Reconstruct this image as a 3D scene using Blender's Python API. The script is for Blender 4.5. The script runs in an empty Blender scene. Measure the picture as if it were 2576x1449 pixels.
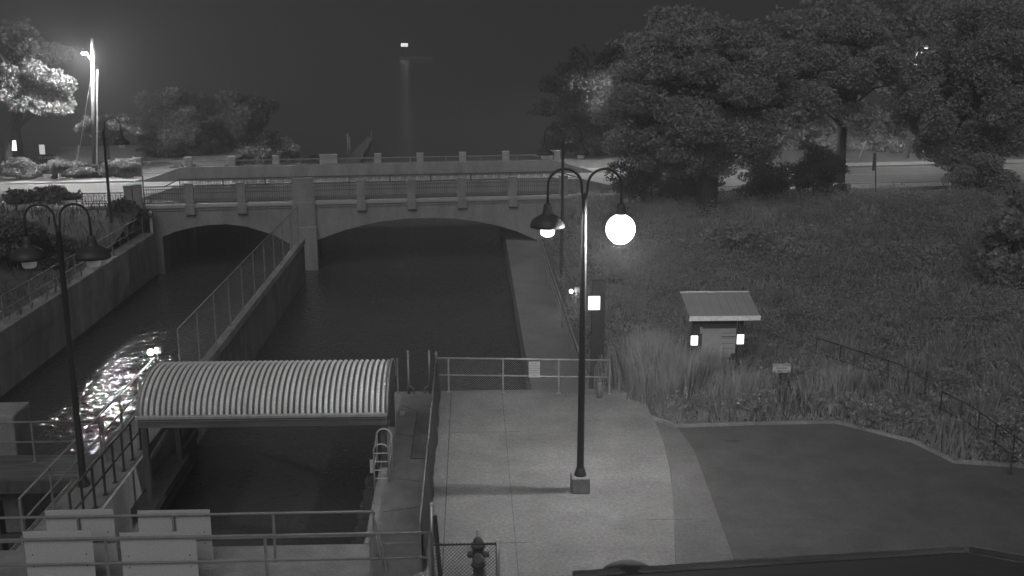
import bpy, math, random
import numpy as np
from mathutils import Vector, Matrix
random.seed(7); RNG = np.random.default_rng(7)
S = bpy.context.scene; C = S.collection
R = math.radians
# ------------------------------------------------------------------ camera
W_, H_, F_ = 2576.0, 1449.0, 2700.0
HC = 10.8
TH = math.atan(649.0 / F_); PS = math.atan(0.04 * math.cos(TH))
cam = bpy.data.cameras.new('camera'); co = bpy.data.objects.new('camera', cam); C.objects.link(co)
cam.sensor_width = 36; cam.lens = 36 * F_ / W_; cam.clip_start = 0.1; cam.clip_end = 9000
co.location = (0, 0, HC); co.rotation_euler = (math.pi/2 - TH, 0, -PS); S.camera = co
FW = Vector((math.sin(PS)*math.cos(TH), math.cos(PS)*math.cos(TH), -math.sin(TH)))
RT = Vector((math.cos(PS), -math.sin(PS), 0)); UPV = RT.cross(FW)
CO = Vector((0, 0, HC))
def ray(px, py): return FW + RT*((px-W_/2)/F_) - UPV*((py-H_/2)/F_)
def onz(px, py, z=0.0):
    d = ray(px, py); return CO + d*((z-HC)/d.z)
def ony(px, py, Y):
    d = ray(px, py); return CO + d*(Y/d.y)
# ------------------------------------------------------------------ world, fill from behind the camera, exposure
w = bpy.data.worlds.new('World'); S.world = w; w.use_nodes = True
bg = w.node_tree.nodes['Background']; bg.inputs[0].default_value = (1, 1, 1, 1); bg.inputs[1].default_value = 0.015
sl = bpy.data.lights.new('rear_fill', 'SUN'); sl.energy = 0.85; sl.angle = R(45); sl.color = (1, 1, 1)  # added soft sun, stands in for unseen light behind the camera
so = bpy.data.objects.new('rear_fill', sl); C.objects.link(so)
so.rotation_euler = Vector((-0.14, -0.70, 0.68)).to_track_quat('Z', 'Y').to_euler()
S.view_settings.view_transform = 'Standard'; S.view_settings.look = 'None'
S.view_settings.exposure = 0; S.view_settings.gamma = 1
S.render.engine = 'CYCLES'
cy = S.cycles
cy.max_bounces = 5; cy.diffuse_bounces = 2; cy.glossy_bounces = 3; cy.transmission_bounces = 2
cy.volume_bounces = 0; cy.transparent_max_bounces = 6; cy.sample_clamp_indirect = 4
cy.light_sampling_threshold = 0.0
cy.caustics_reflective = False; cy.caustics_refractive = False

# ------------------------------------------------------------------ materials
def mat(name, v, rough=0.85, var=0.15, scale=3.0, metal=0.0, bump=0.0, spec=0.4, stretch=None, v2=None):
    m = bpy.data.materials.new(name); m.use_nodes = True; nt = m.node_tree; b = nt.nodes['Principled BSDF']
    b.inputs['Roughness'].default_value = rough; b.inputs['Metallic'].default_value = metal
    b.inputs['Specular IOR Level'].default_value = spec
    tc = nt.nodes.new('ShaderNodeTexCoord'); src = tc.outputs['Object']
    if stretch:
        mp = nt.nodes.new('ShaderNodeMapping'); mp.inputs['Scale'].default_value = stretch
        nt.links.new(src, mp.inputs[0]); src = mp.outputs[0]
    n = nt.nodes.new('ShaderNodeTexNoise'); n.inputs['Scale'].default_value = scale; n.inputs['Detail'].default_value = 8
    n.inputs['Roughness'].default_value = 0.65
    nt.links.new(src, n.inputs['Vector'])
    r = nt.nodes.new('ShaderNodeValToRGB'); nt.links.new(n.outputs[0], r.inputs[0])
    lo, hi = v*(1-var), v*(1+var)
    if v2: lo, hi = v, v2
    r.color_ramp.elements[0].position = 0.3; r.color_ramp.elements[1].position = 0.7
    r.color_ramp.elements[0].color = (lo, lo, lo, 1); r.color_ramp.elements[1].color = (hi, hi, hi, 1)
    nf = nt.nodes.new('ShaderNodeTexNoise'); nf.inputs['Scale'].default_value = scale*28; nf.inputs['Detail'].default_value = 5
    nt.links.new(src, nf.inputs['Vector']); mr = nt.nodes.new('ShaderNodeMapRange'); mr.inputs['From Min'].default_value = .3; mr.inputs['From Max'].default_value = .7
    mr.inputs['To Min'].default_value = .78; mr.inputs['To Max'].default_value = 1.2; nt.links.new(nf.outputs[0], mr.inputs[0])
    mx = nt.nodes.new('ShaderNodeMix'); mx.data_type = 'RGBA'; mx.blend_type = 'MULTIPLY'; mx.inputs[0].default_value = 1
    nt.links.new(r.outputs[0], mx.inputs[6]); nt.links.new(mr.outputs[0], mx.inputs[7]); nt.links.new(mx.outputs[2], b.inputs['Base Color'])
    if bump:
        bp_ = nt.nodes.new('ShaderNodeBump'); bp_.inputs['Strength'].default_value = bump; bp_.inputs['Distance'].default_value = 0.05
        n2 = nt.nodes.new('ShaderNodeTexNoise'); n2.inputs['Scale'].default_value = scale*12; n2.inputs['Detail'].default_value = 4
        nt.links.new(src, n2.inputs['Vector']); nt.links.new(n2.outputs[0], bp_.inputs['Height']); nt.links.new(bp_.outputs[0], b.inputs['Normal'])
    return m
def emit(name, s):
    m = bpy.data.materials.new(name); m.use_nodes = True; nt = m.node_tree; b = nt.nodes['Principled BSDF']
    b.inputs['Base Color'].default_value = (0.8, 0.8, 0.8, 1)
    b.inputs['Emission Color'].default_value = (1, 1, 1, 1); b.inputs['Emission Strength'].default_value = s
    return m
M = dict(
 plaza=mat('plaza_concrete', .27, .9, .3, 0.45, bump=.25), paving=mat('path_concrete', .22, .9, .16, 0.8, bump=.25),
 conc=mat('old_concrete', .30, .9, .25, 1.3, bump=.4), concd=mat('stained_concrete', .27, .9, .4, 1.0, bump=.4, stretch=(1, 1, .35)),
 bridge=mat('bridge_concrete', .29, .9, .22, 1.3, bump=.2, stretch=(1, 1, .3)), pale=mat('pale_concrete', .42, .9, .12, 1.5, bump=.2),
 asphalt=mat('asphalt', .11, .95, .25, 1.0, bump=.3), road=mat('road_surface', .30, .9, .15, .5, bump=.2),
 grass=mat('turf', .055, 1, .3, 2.0, bump=.5), soil=mat('soil', .12, 1, .35, 1.5, bump=.5),
 leaf=mat('leaves', .14, .75, .35, 1.2), leafd=mat('dark_leaves', .38, .8, .35, 1.0), blade=mat('grass_blades', .42, .8, .4, 2.5),
 bark=mat('bark', .09, .95, .3, 4, bump=.6, stretch=(3, 3, .4)), pole=mat('wood_pole', .14, .9, .25, 3, bump=.4, stretch=(3, 3, .2)),
 black=mat('black_paint', .055, .5, .15, 3), steel=mat('galvanised_steel', .55, .5, .18, 5, metal=.55),
 rail=mat('painted_rail', .26, .6, .2, 5), railw=mat('bare_pipe', .55, .35, .12, 5, metal=.7),
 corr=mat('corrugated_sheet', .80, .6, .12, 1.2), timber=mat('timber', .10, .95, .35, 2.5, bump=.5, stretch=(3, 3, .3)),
 timberl=mat('planks', .16, .95, .35, 2.5, bump=.5, stretch=(.3, 3, 3)), panel=mat('panel_back', .55, .6, .05, 1.5),
 iron=mat('painted_iron', .06, .6, .2, 4), sign=mat('sign_white', .6, .6, .05, 2), ink=mat('sign_ink', .08, .7, .1, 2),
 roof=mat('metal_roof', .30, .6, .08, 2), roofd=mat('shingle', .05, .9, .2, 5), hyd=mat('hydrant_paint', .10, .5, .2, 5),
 sheet=mat('sheet_piling', .16, .8, .35, 1.5, bump=.3, stretch=(1, 1, .3)), kiosk=mat('kiosk_wood', .05, .9, .3, 3),
 leafb=mat('lamplit_leaves', .34, .75, .35, 1.2), reed=mat('reed_blades', .55, .8, .35, 2.0),  # tree by the street light: lamp brightness put into the leaf colour
 valley=mat('dark_valley', .16, .8, .3, 2.0),
 plaza_dim=mat('dimmed_plaza_concrete', .185, .95, .25, .7, bump=.3),  # plaza concrete darkened where the lamp light falls off
 lit_conc=mat('lamp_lit_concrete', .70, .85, .18, 1.2, stretch=(1, 1, .3)), algae=mat('algae_band', .06, .7, .4, 3.0),  # lock wall face: lamp light added to the pale concrete colour
 stain=mat('oil_stain', .075, .9, .3, 2.0),
 weed=mat('dark_weeds', .11, .9, .35, 1.5),
 mark=mat('road_paint', .45, .8, .15, 3), paper=mat('poster_paper', .35, .7, .12, 6),
)
def leafy(m, f):
    nt = m.node_tree; b = nt.nodes['Principled BSDF']; o = nt.nodes['Material Output']
    tr = nt.nodes.new('ShaderNodeBsdfTranslucent'); mx = nt.nodes.new('ShaderNodeMixShader'); mx.inputs[0].default_value = f
    nt.links.new(b.inputs['Base Color'].links[0].from_socket, tr.inputs[0]); nt.links.new(b.outputs[0], mx.inputs[1]); nt.links.new(tr.outputs[0], mx.inputs[2]); nt.links.new(mx.outputs[0], o.inputs[0])
for k in ('leaf', 'leafd', 'leafb', 'blade', 'reed'): leafy(M[k], .42)
M['glow'] = emit('lit_globe', 3); M['glow_hot'] = emit('lit_globe_hot', 4); M['glow_dim'] = emit('weak_globe', .05)
M['glow_face'] = emit('glowing_face', 2.0); M['glow_face_dim'] = emit('weak_sign_glow', .45); M['beacon'] = emit('beacon_light', 0.9)  # on sign faces the emission stands in for light their sheeting returns

# ------------------------------------------------------------------ mesh builder
class MB:
    def __init__(s): s.v = []; s.f = []
    def add(s, vs, fs):
        o = len(s.v); s.v += [tuple(p) for p in vs]; s.f += [tuple(i+o for i in f) for f in fs]; return s
    def box(s, a, b):
        x0, y0, z0 = a; x1, y1, z1 = b
        return s.add([(x0,y0,z0),(x1,y0,z0),(x1,y1,z0),(x0,y1,z0),(x0,y0,z1),(x1,y0,z1),(x1,y1,z1),(x0,y1,z1)],
              [(3,2,1,0),(4,5,6,7),(0,1,5,4),(1,2,6,5),(2,3,7,6),(3,0,4,7)])
    def obox(s, p, q, w, z0, z1, ext=0):   # box along the ground line p-q, width w
        p = Vector((p[0], p[1])); q = Vector((q[0], q[1])); d = (q-p).normalized(); p = p-d*ext; q = q+d*ext
        n = Vector((-d.y, d.x))*(w/2); c = [p-n, q-n, q+n, p+n]
        return s.add([(v.x, v.y, z0) for v in c]+[(v.x, v.y, z1) for v in c],
              [(3,2,1,0),(4,5,6,7),(0,1,5,4),(1,2,6,5),(2,3,7,6),(3,0,4,7)])
    def tube(s, pts, r, n=8, caps=True):
        pts = [Vector(p) for p in pts]; rs = r if isinstance(r, (list, tuple)) else [r]*len(pts)
        vs = []; fs = []; up = None
        for i, p in enumerate(pts):
            t = (pts[min(i+1, len(pts)-1)]-pts[max(i-1, 0)]).normalized()
            if up is None: up = Vector((0,0,1)) if abs(t.z) < .9 else Vector((1,0,0))
            a = t.cross(up).normalized(); b = a.cross(t).normalized(); up = b
            for k in range(n):
                an = 2*math.pi*k/n; vs.append(p+a*(math.cos(an)*rs[i])+b*(math.sin(an)*rs[i]))
        for i in range(len(pts)-1):
            for k in range(n): fs.append((i*n+k, i*n+(k+1) % n, (i+1)*n+(k+1) % n, (i+1)*n+k))
        if caps: fs.append(tuple(range(n-1, -1, -1))); fs.append(tuple((len(pts)-1)*n+k for k in range(n)))
        return s.add(vs, fs)
    def lathe(s, prof, c=(0,0,0), n=24):
        vs = [(c[0]+r*math.cos(2*math.pi*k/n), c[1]+r*math.sin(2*math.pi*k/n), c[2]+z) for r, z in prof for k in range(n)]
        fs = [(i*n+k, i*n+(k+1) % n, (i+1)*n+(k+1) % n, (i+1)*n+k) for i in range(len(prof)-1) for k in range(n)]
        return s.add(vs, fs)
    def quad(s, *p): return s.add(p, [tuple(range(len(p)))])
    def prism(s, poly, z0, z1):
        n = len(poly); return s.add([(p[0],p[1],z0) for p in poly]+[(p[0],p[1],z1) for p in poly],
            [tuple(range(n-1,-1,-1)), tuple(range(n,2*n))]+[(i,(i+1)%n,n+(i+1)%n,n+i) for i in range(n)])
    def build(s, name, m, parent=None, loc=None, smooth=False, bevel=0):
        me = bpy.data.meshes.new(name); me.from_pydata(s.v, [], s.f); me.update()
        me.materials.append(M[m] if isinstance(m, str) else m)
        o = bpy.data.objects.new(name, me); C.objects.link(o)
        if parent:
            o.parent = parent
            pl = parent.location + (parent.parent.location if parent.parent else Vector((0,0,0)))
            me.transform(Matrix.Translation(-Vector(gpos(parent))))
        if smooth:
            for p in me.polygons: p.use_smooth = True
        if bevel:
            b = o.modifiers.new('bevel', 'BEVEL'); b.width = bevel; b.segments = 2; b.limit_method = 'ANGLE'
        return o
def gpos(o):
    p = Vector((0,0,0))
    while o: p += o.location; o = o.parent
    return p
def tag(o, label, cat, group=None, kind=None):
    if label: o['label'] = label
    if cat: o['category'] = cat
    if group: o['group'] = group
    if kind: o['kind'] = kind
    return o
def struct(o): o['kind'] = 'structure'; return o
def empty(name, loc, label, cat, group=None):
    o = bpy.data.objects.new(name, None); C.objects.link(o); o.location = loc; o.empty_display_size = .2
    return tag(o, label, cat, group)
def lamp(name, loc, power, r, parent=None, spot=None):
    l = bpy.data.lights.new(name, 'SPOT' if spot else 'POINT'); l.energy = power; l.shadow_soft_size = r
    if spot: l.spot_size = R(spot); l.spot_blend = .25
    o = bpy.data.objects.new(name, l); C.objects.link(o)
    o.location = Vector(loc) - (gpos(parent) if parent else Vector((0,0,0)))
    if parent: o.parent = parent
    return o
def text(body, size, origin, xdir, ydir, m, parent, name='lettering', align='CENTER'):
    cu = bpy.data.curves.new(name, 'FONT'); cu.body = body; cu.size = size; cu.align_x = align; cu.align_y = 'CENTER'; cu.extrude = .002
    t = bpy.data.objects.new(name, cu); me = bpy.data.meshes.new_from_object(t); bpy.data.objects.remove(t)
    me.materials.clear(); me.materials.append(M[m])
    x = Vector(xdir).normalized(); y = Vector(ydir).normalized(); z = x.cross(y)
    mt = Matrix((x, y, z)).transposed().to_4x4(); mt.translation = Vector(origin) - gpos(parent)
    me.transform(mt); o = bpy.data.objects.new(name, me); C.objects.link(o); o.parent = parent; return o

WZ = -2.2
# ------------------------------------------------------------------ water
def water():
    mb = MB(); mb.quad((-1500,-30,WZ),(1500,-30,WZ),(1500,4000,WZ),(-1500,4000,WZ))
    m = bpy.data.materials.new('dark_water'); m.use_nodes = True; nt = m.node_tree; b = nt.nodes['Principled BSDF']
    b.inputs['Base Color'].default_value = (.075,.075,.075,1); b.inputs['Roughness'].default_value = .035; b.inputs['IOR'].default_value = 1.33
    tc = nt.nodes.new('ShaderNodeTexCoord'); mp = nt.nodes.new('ShaderNodeMapping'); mp.inputs['Scale'].default_value = (1, .8, 1)
    nt.links.new(tc.outputs['Object'], mp.inputs[0])
    n = nt.nodes.new('ShaderNodeTexNoise'); n.inputs['Scale'].default_value = 4.6; n.inputs['Detail'].default_value = 1.5; n.inputs['Distortion'].default_value = .4
    nt.links.new(mp.outputs[0], n.inputs['Vector'])
    bm = nt.nodes.new('ShaderNodeBump'); bm.inputs['Strength'].default_value = .75; bm.inputs['Distance'].default_value = .07
    nt.links.new(n.outputs[0], bm.inputs['Height']); nt.links.new(bm.outputs[0], b.inputs['Normal'])
    struct(mb.build('water', m))
water()
# ------------------------------------------------------------------ bridge frame
P0 = onz(370, 517, 1.6); P1 = onz(1410, 492, 1.6)
U = Vector((P1.x-P0.x, P1.y-P0.y, 0)).normalized(); V = Vector((-U.y, U.x, 0)); O = Vector((P0.x, P0.y, 0))
def buv(u, v, z): return O + U*u + V*v + Vector((0,0,z))
def bp(px, py, v=0.0):     # pixel -> (u, z) on the vertical plane at distance v behind the near face
    d = ray(px, py); o = O + V*v; t = (o-CO).dot(V)/d.dot(V); p = CO+d*t
    return (p-o).dot(U), p.z
def ss(a, b, x): t = np.clip((x-a)/(b-a), 0, 1); return t*t*(3-2*t)
def vv(x, y): return (x-O.x)*V.x+(y-O.y)*V.y
# ------------------------------------------------------------------ land
def grid(name, xs, ys, hf, m):
    X, Y = np.meshgrid(xs, ys); Z = hf(X, Y); nx = len(xs)
    v = np.stack([X.ravel(), Y.ravel(), Z.ravel()], 1)
    f = [(j*nx+i, j*nx+i+1, (j+1)*nx+i+1, (j+1)*nx+i) for j in range(len(ys)-1) for i in range(nx-1)]
    mb = MB(); mb.v = [tuple(p) for p in v]; mb.f = f
    o = mb.build(name, m, smooth=True); return struct(o)
def hR(X, Y):
    v = vv(X, Y)
    base = 1.42*ss(-20, -2.5, v) - 1.42*0
    base = base*1.0
    east = ss(8, 30, X)*ss(-24, -8, v)*.6*(1-ss(-8, -1, v))
    z = base + east
    side = ss(3.95, 6.2, X); z = -1.0*(1-side) + z*side
    far = ss(22, 36, v); z = z*(1-far) - 3.2*far
    near = v > -1.0
    return z + .04*np.sin(X*1.7)*np.cos(Y*1.3)*(v < -2)
def hL(X, Y):
    v = vv(X, Y); z = .3 + 1.12*ss(-8, -1, v); far = ss(34, 46, v); z = z*(1-far) - 3.2*far
    return z
grid('ground', np.r_[3.95:12:17j, 13:60:40j, 62:200:20j], np.r_[31.45:70:60j, 71:130:30j], hR, 'soil')
grid('ground', np.r_[-200:-60:12j, -58:-17.5:44j], np.r_[-30:50:30j, 50.5:70:40j, 71:130:30j], hL, 'soil')
mb = MB(); mb.quad((-1.0,-30,-.03),(200,-30,-.03),(200,31.45,-.03),(-1.0,31.45,-.03)); struct(mb.build('ground', 'soil'))
# plaza, its dimmed margin and asphalt sheets
pz = [(-1.0,10),(6.2,10)] ; 
e2 = [onz(*q) for q in ((1702,1449),(1700,1380),(1694,1280),(1688,1180),(1668,1110),(1650,1062))]
e = [onz(1860,1449), onz(1840,1390), onz(1790,1250), onz(1745,1130), onz(1700,1068)]
bedp = [(1640,1048),(1622,1010),(1600,978),(1560,955),(1520,938)]
poly = [(-1.0,12.0),(e2[0].x-.1,12.0)]+[(p.x+random.uniform(-.03,.03),p.y) for p in e2]+[(onz(*p).x,onz(*p).y) for p in bedp]
poly = [(x, min(y, 31.45)) for x, y in poly] + [(-1.0,31.45)]
mb = MB(); mb.quad(*[(x,y,0.0) for x,y in poly]); struct(mb.build('plaza', 'plaza'))
strip_=[(e2[0].x-.1,12.0),(e[0].x-.3,12.0)]+[(p.x,p.y) for p in e]+[(p.x+.0,p.y) for p in reversed(e2)]
mb = MB(); mb.quad(*[(x,y,-.003) for x,y in strip_]); struct(mb.build('paving', 'plaza_dim'))  # concrete margin with the lamp's falloff put into its colour
asp = [(e[0].x-.3,12.0),(40,12.0)]+[(onz(*p).x,onz(*p).y) for p in [(2576+500,1190),(2576,1172),(2400,1160),(2300,1110),(2190,1082),(2100,1060),(1900,1064),(1760,1072)]]+[(p.x,p.y) for p in reversed(e)]
mb = MB(); mb.quad(*[(x,y,-.006) for x,y in asp]); struct(mb.build('driveway', 'asphalt'))
# plaza slabs' joints as thin dark strips
mb = MB()
for y in (18.2, 21.3, 24.4, 27.9): mb.box((-.6,y-.005,.001),(1.3,y+.005,.004))
for y in (17.9, 20.1, 22.3): mb.box((3.9,y-.006,.001),(5.0,y+.006,.004))
mb.box((-.66,12,.001),(-.635,31.35,.004)); mb.box((.9,12,.001),(.912,31.35,.004))
struct(mb.build('pavement_joints', 'asphalt'))
mb = MB(); rk = random.Random(5)     # kerb of the planted bed, cracks and patches on the driveway
kp = [onz(*q) for q in ((1640,1052),(1700,1074),(1900,1067),(2100,1063),(2190,1085),(2300,1113),(2400,1163),(2576,1175))]
for a_, b_ in zip(kp, kp[1:]): mb.obox(a_, b_, .12, -.02, .07, ext=.02)
struct(mb.build('kerb', 'concd'))
mb = MB()
for st, dr in (((1790,1180),(1,.05)),((1850,1330),(1,-.1)),((2050,1120),(-.2,-1)),((2200,1200),(1,.15))):
    p_ = onz(*st); x, y = p_.x, p_.y
    for k in range(16):
        nx_ = x+dr[0]*.28+rk.uniform(-.07,.07); ny_ = y+dr[1]*.28+rk.uniform(-.09,.09); mb.obox((x,y),(nx_,ny_),.018,-.005,-.0035); x, y = nx_, ny_
struct(mb.build('driveway_cracks', 'black'))
mb = MB()
for px_, py_, rx_, ry_ in ((1840,1109,.22,.10),):
    p_ = onz(px_, py_); mb.quad(*[(p_.x+rx_*math.cos(k*.52)*rk.uniform(.8,1.15), p_.y+ry_*math.sin(k*.52)*rk.uniform(.8,1.15), -.0025) for k in range(12)])
struct(mb.build('driveway_stains', 'stain'))
# canal walls
def wallthing(name, a, b, m, label, cat='wall', group=None):
    mb = MB(); mb.box(a, b); return tag(mb.build(name, m, bevel=.03), label, cat, group)
# walk slab left of the side fence, and lock right wall
wallthing('lock_wall', (-2.38,21.4,-6), (-1.06,31.45,.002), 'conc', 'concrete lock wall with walkway on top beside the long dark fence', 'lock wall')
wallthing('quay_wall', (-1.0,30.9,-6), (2.0,31.453,-.04), 'conc', 'concrete quay end wall below the railing with the white notice', 'quay wall')
lw = wallthing('walkway', (2.0,31.46,-6), (3.95,75,-1.0), 'paving', 'low concrete waterside walkway leading under the bridge', 'walkway')
lw['kind']='structure'
wallthing('lock_pier', (-9.80,21.4,-6), (-8.67,31.8,0.0), 'conc', 'narrow concrete pier between lock chamber and spillway channel', 'pier')
wallthing('channel_wall', (-17.55,10,-6), (-16.85,57,.3), 'concd', 'tall stained concrete channel wall with pipe railing along its top', 'retaining wall')
wallthing('gate_deck', (-24,12,-6), (-1.003,21.397,.0), 'conc', 'concrete deck crossing the lock under the white panels', 'deck')
# middle wall: sheet piling with cap
t = empty('dividing_wall', (-8.6,31.8,0), 'long thin dividing wall of sheet piling between lock and spillway', 'wall')
mb = MB(); mb.box((-9.10,31.803,-.25),(-8.82,56.5,.02)); mb.build('cap', 'conc', t)
mb = MB(); vs=[]; y=31.81; k=0; xs_=[-8.50,-8.50,-8.68,-8.68]
pts=[]
while y < 56.4:
    pts += [(-8.86,y),(-8.86,y+.13),(-9.0,y+.18),(-9.0,y+.31)]; y += .36
for i in range(len(pts)-1):
    a,b = pts[i],pts[i+1]; mb.quad((a[0],a[1],-6),(b[0],b[1],-6),(b[0],b[1],-.25),(a[0],a[1],-.25))
    mb.quad((a[0]-.2,a[1],-6),(b[0]-.2,b[1],-6),(b[0]-.2,b[1],-.25),(a[0]-.2,a[1],-.25))
mb.build('sheet_piling', 'sheet', t)
# timber boards on the lock's left side and fender on its right
for (a_,b_,lab) in (((-16.849,12,-2.6),(-16.842,56.9,-1.95),'dark algae waterline along the foot of the channel wall'),((1.992,31.5,-2.6),(1.998,54,-1.98),'dark algae waterline along the low walkway edge')):
    mb = MB(); mb.box(a_, b_); struct(mb.build('waterline', 'algae'))
t = empty('timber_lining', (-8.4,29,-1), 'upright weathered timber boards lining the lock side under the canopy', 'timber lining')
mb = MB(); y=27.15
while y < 31.5:
    mb.box((-8.667,y,-5),(-8.56+random.uniform(-.02,.02),y+.22,-.9+random.uniform(-.1,.05))); y += .25
mb.build('boards', 'timber', t)
mb = MB(); mb.box((-8.53,27.15,-1.3),(-8.42,31.4,-1.1)); mb.box((-8.53,27.15,-2.0),(-8.42,31.4,-1.8)); mb.build('waler', 'timber', t)
t = empty('timber_fender', (-2.3,24,-1), 'stepped timber fender along the concrete edge of the lock beneath the ladder', 'fender')
mb = MB(); y=21.5; k=0
while y < 25.6:
    mb.box((-2.38-.30-.05*(k%2),y,-4),(-2.383,y+.33,-.35+random.uniform(-.05,.05))); y += .36; k+=1
mb.build('boards', 'timber', t)

# ------------------------------------------------------------------ railings and fences
def railing(name, pts, h, nposts, label, m='rail', r=.024, mids=(.5,), cat='railing', group=None, postext=0, kick=False):
    pts = [Vector(p) for p in pts]; t = empty(name, pts[0], label, cat, group)
    up = Vector((0,0,h))
    mb = MB(); mb.tube([p+up for p in pts], r); mb.build('top_rail', m, t, smooth=True)
    for k in mids:
        mb = MB(); mb.tube([p+up*k for p in pts], r*.85); mb.build('mid_rail', m, t, smooth=True)
    L = [0]; 
    for a, b in zip(pts, pts[1:]): L.append(L[-1]+(b-a).length)
    if isinstance(nposts, int): ds = [L[-1]*i/(nposts-1) for i in range(nposts)]
    else: ds = nposts
    for d in ds:
        for i in range(len(pts)-1):
            if d <= L[i+1]+1e-6: p = pts[i].lerp(pts[i+1], (d-L[i])/(L[i+1]-L[i])); break
        mb = MB(); mb.tube([p, p+up*(1+postext)], r*1.05); mb.box((p.x-.06,p.y-.06,p.z),(p.x+.06,p.y+.06,p.z+.012)); mb.build('post', m, t, smooth=False)
    return t
def chain(t, a, b, z0, z1, pitch=.075, r=.003, m='steel', name='mesh'):
    a = Vector(a); b = Vector(b); L = (b-a).length; d = (b-a)/L; h = z1-z0; mb = MB()
    x = -h
    while x < L:
        for sgn in (0, 1):
            xa, xb = x, x+h; za, zb = (z0, z1)
            xa2, xb2 = max(xa, 0), min(xb, L)
            if xb2 <= xa2: continue
            f0 = (xa2-xa)/h; f1 = (xb2-xa)/h
            q0, q1 = (z0+h*f0, z0+h*f1) if sgn == 0 else (z1-h*f0, z1-h*f1)
            p = a+d*xa2; q = a+d*xb2
            mb.tube([(p.x,p.y,q0),(q.x,q.y,q1)], r, n=3, caps=False)
        x += pitch
    return mb.build(name, m, t)
# fence across the plaza end with two rails + notice
fa = onz(1102, 985); fb = onz(1535, 992); fa.z = fb.z = 0
fa.y = fb.y = 31.25
t = railing('chain_link_railing', [(fa.x,31.38,0),(fb.x,30.95,0)], 1.08, [.33,2.0,3.7,fb.x-fa.x], 'low chain link railing with white notice across the plaza end', 'steel', .026)
chain(t, (fa.x,31.38,0), (fb.x,30.95,0), .04, 1.06, .07, .0028)
c = ony(1344, 928, 31.10); s = empty('notice_sign', (c.x,31.05,c.z-.2), 'white notice covered in rows of small print on the chain link railing', 'sign')
mb = MB(); mb.box((c.x-.17,31.035,c.z-.25),(c.x+.17,31.05,c.z+.25)); mb.build('board', 'sign', s)
for i, tx in enumerate(['NOTICE', 'ALL BOATS', 'LOCK HOURS', 'NO FISHING', 'NO DIVING', 'CALL']):
    text(tx, .055, (c.x, 31.032, c.z+.19-.075*i), (1,0,0), (0,0,1), 'ink', s)
# side fence (dark, seen edge on)
t = railing('side_fence', [(-1.09,20.1,0),(-1.09,31.25,0)], 1.10, 6, 'long chain link fence with dark mesh dividing lock walk from plaza', 'rail', .024, mids=())
mb = MB(); mb.tube([(-1.09,31.25,0),(-1.09,31.25,1.24)], .035); mb.lathe([(.05,1.24),(.05,1.28),(.0,1.34)],(-1.09,31.25,0),10); mb.build('end_post','rail',t)
mb = MB()
ys = np.linspace(20.15, 31.15, 90); 
for i in range(len(ys)-1):
    o0 = .05+.06*abs(math.sin(ys[i]*1.9))*abs(math.sin(ys[i]*.7+1)); o1 = .05+.06*abs(math.sin(ys[i+1]*1.9))*abs(math.sin(ys[i+1]*.7+1))
    mb.quad((-1.06,ys[i],1.07),(-1.06,ys[i+1],1.07),(-1.04+o1,ys[i+1],.02),(-1.04+o0,ys[i],.02))
    mb.quad((-1.072,ys[i],1.07),(-1.072,ys[i+1],1.07),(-1.072,ys[i+1],.02),(-1.072,ys[i],.02))
mb.build('screen_cloth', 'black', t)
chain(t, (-1.09,20.1,0), (-1.09,31.25,0), .03, 1.08, .08, .003)
# lock pier railings
railing('pier_railing', [(-9.68,21.6,0),(-9.68,31.7,0)], 1.08, 7, 'pale pipe railing along the spillway edge of the narrow pier', 'rail', .027)
railing('stair_railing', [(-8.78,22.0,0),(-8.78,27.0,0)], 1.02, 8, 'dark pipe railing along the lock edge of the narrow pier', 'iron', .03)
# tracks on pier
mb = MB()
for x in (-9.95,-9.88): mb.box((x,21.0,-.10),(x+.025,29.8,-.04))
tag(mb.build('conduit', 'steel'), 'pair of thin metal conduits running beside the pier railing foot', 'conduit')
mb = MB(); mb.box((-8.668,21.45,-4),(-8.60,27.1,-.03)); tag(mb.build('lamp_lit_face','lit_conc'),'concrete face of the lock side with lamp light in its pale colour below the dark pier railing','wall')  # lamp light on the wall is part of this colour
# fence on the dividing wall
t = railing('tall_fence', [(-9.0,32.0,.02),(-9.0,55.5,.02)], 1.88, 11, 'tall chain link fence standing on the thin dividing wall', 'rail', .024, mids=())
chain(t, (-9.0,32.0,0), (-9.0,55.5,0), .06, 1.86, .16, .0025)
# left channel wall railing
railing('wall_railing', [(-17.15,14,.3),(-17.15,56,.3)], 1.06, 18, 'long pipe railing on top of the stained channel wall', 'rail', .022)
# walkway railing (right of low walkway)
railing('walkway_railing', [(3.67,32.4,-1.0),(3.67,55,-1.0)], 1.07, 8, 'faint pipe railing along the low walkway to the bridge', 'rail', .025, mids=(.35,.68), postext=.06)
# stairs from plaza to walkway + rails
t = empty('stairs', (4.6,31.55,-1), 'short concrete stairs with pipe rails down to the low walkway', 'stairs')
mb = MB()
for i in range(6): mb.box((3.96,31.47+.3*i,-1.6),(5.1,31.77+.3*i,-.02-.16*i))
mb.build('steps', 'conc', t)
for x in (4.0,5.06):
    for k in range(5):
        y = 31.55+.45*k; z=-.0-.16*(y-31.47)/.3
        mb = MB(); mb.tube([(x,y,z),(x,y,z+1.05)],.022); mb.build('post','rail',t)
    mb = MB(); mb.tube([(x,31.55,1.05),(x,33.35,.05)],.024); mb.tube([(x,31.55,.6),(x,33.35,-.4)],.02); mb.build('handrail','rail',t)
c = onz(1508, 1000); t = empty('bollard', (c.x,min(c.y,31.0),0), 'short pale cylinder bollard at the foot of the chain link railing', 'bollard')
mb = MB(); mb.lathe([(.0,.0),(.075,.0),(.075,.42),(.06,.46),(0,.47)], (c.x,min(c.y,31.0),0), 14); mb.build('post','conc',t,smooth=True)
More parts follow.
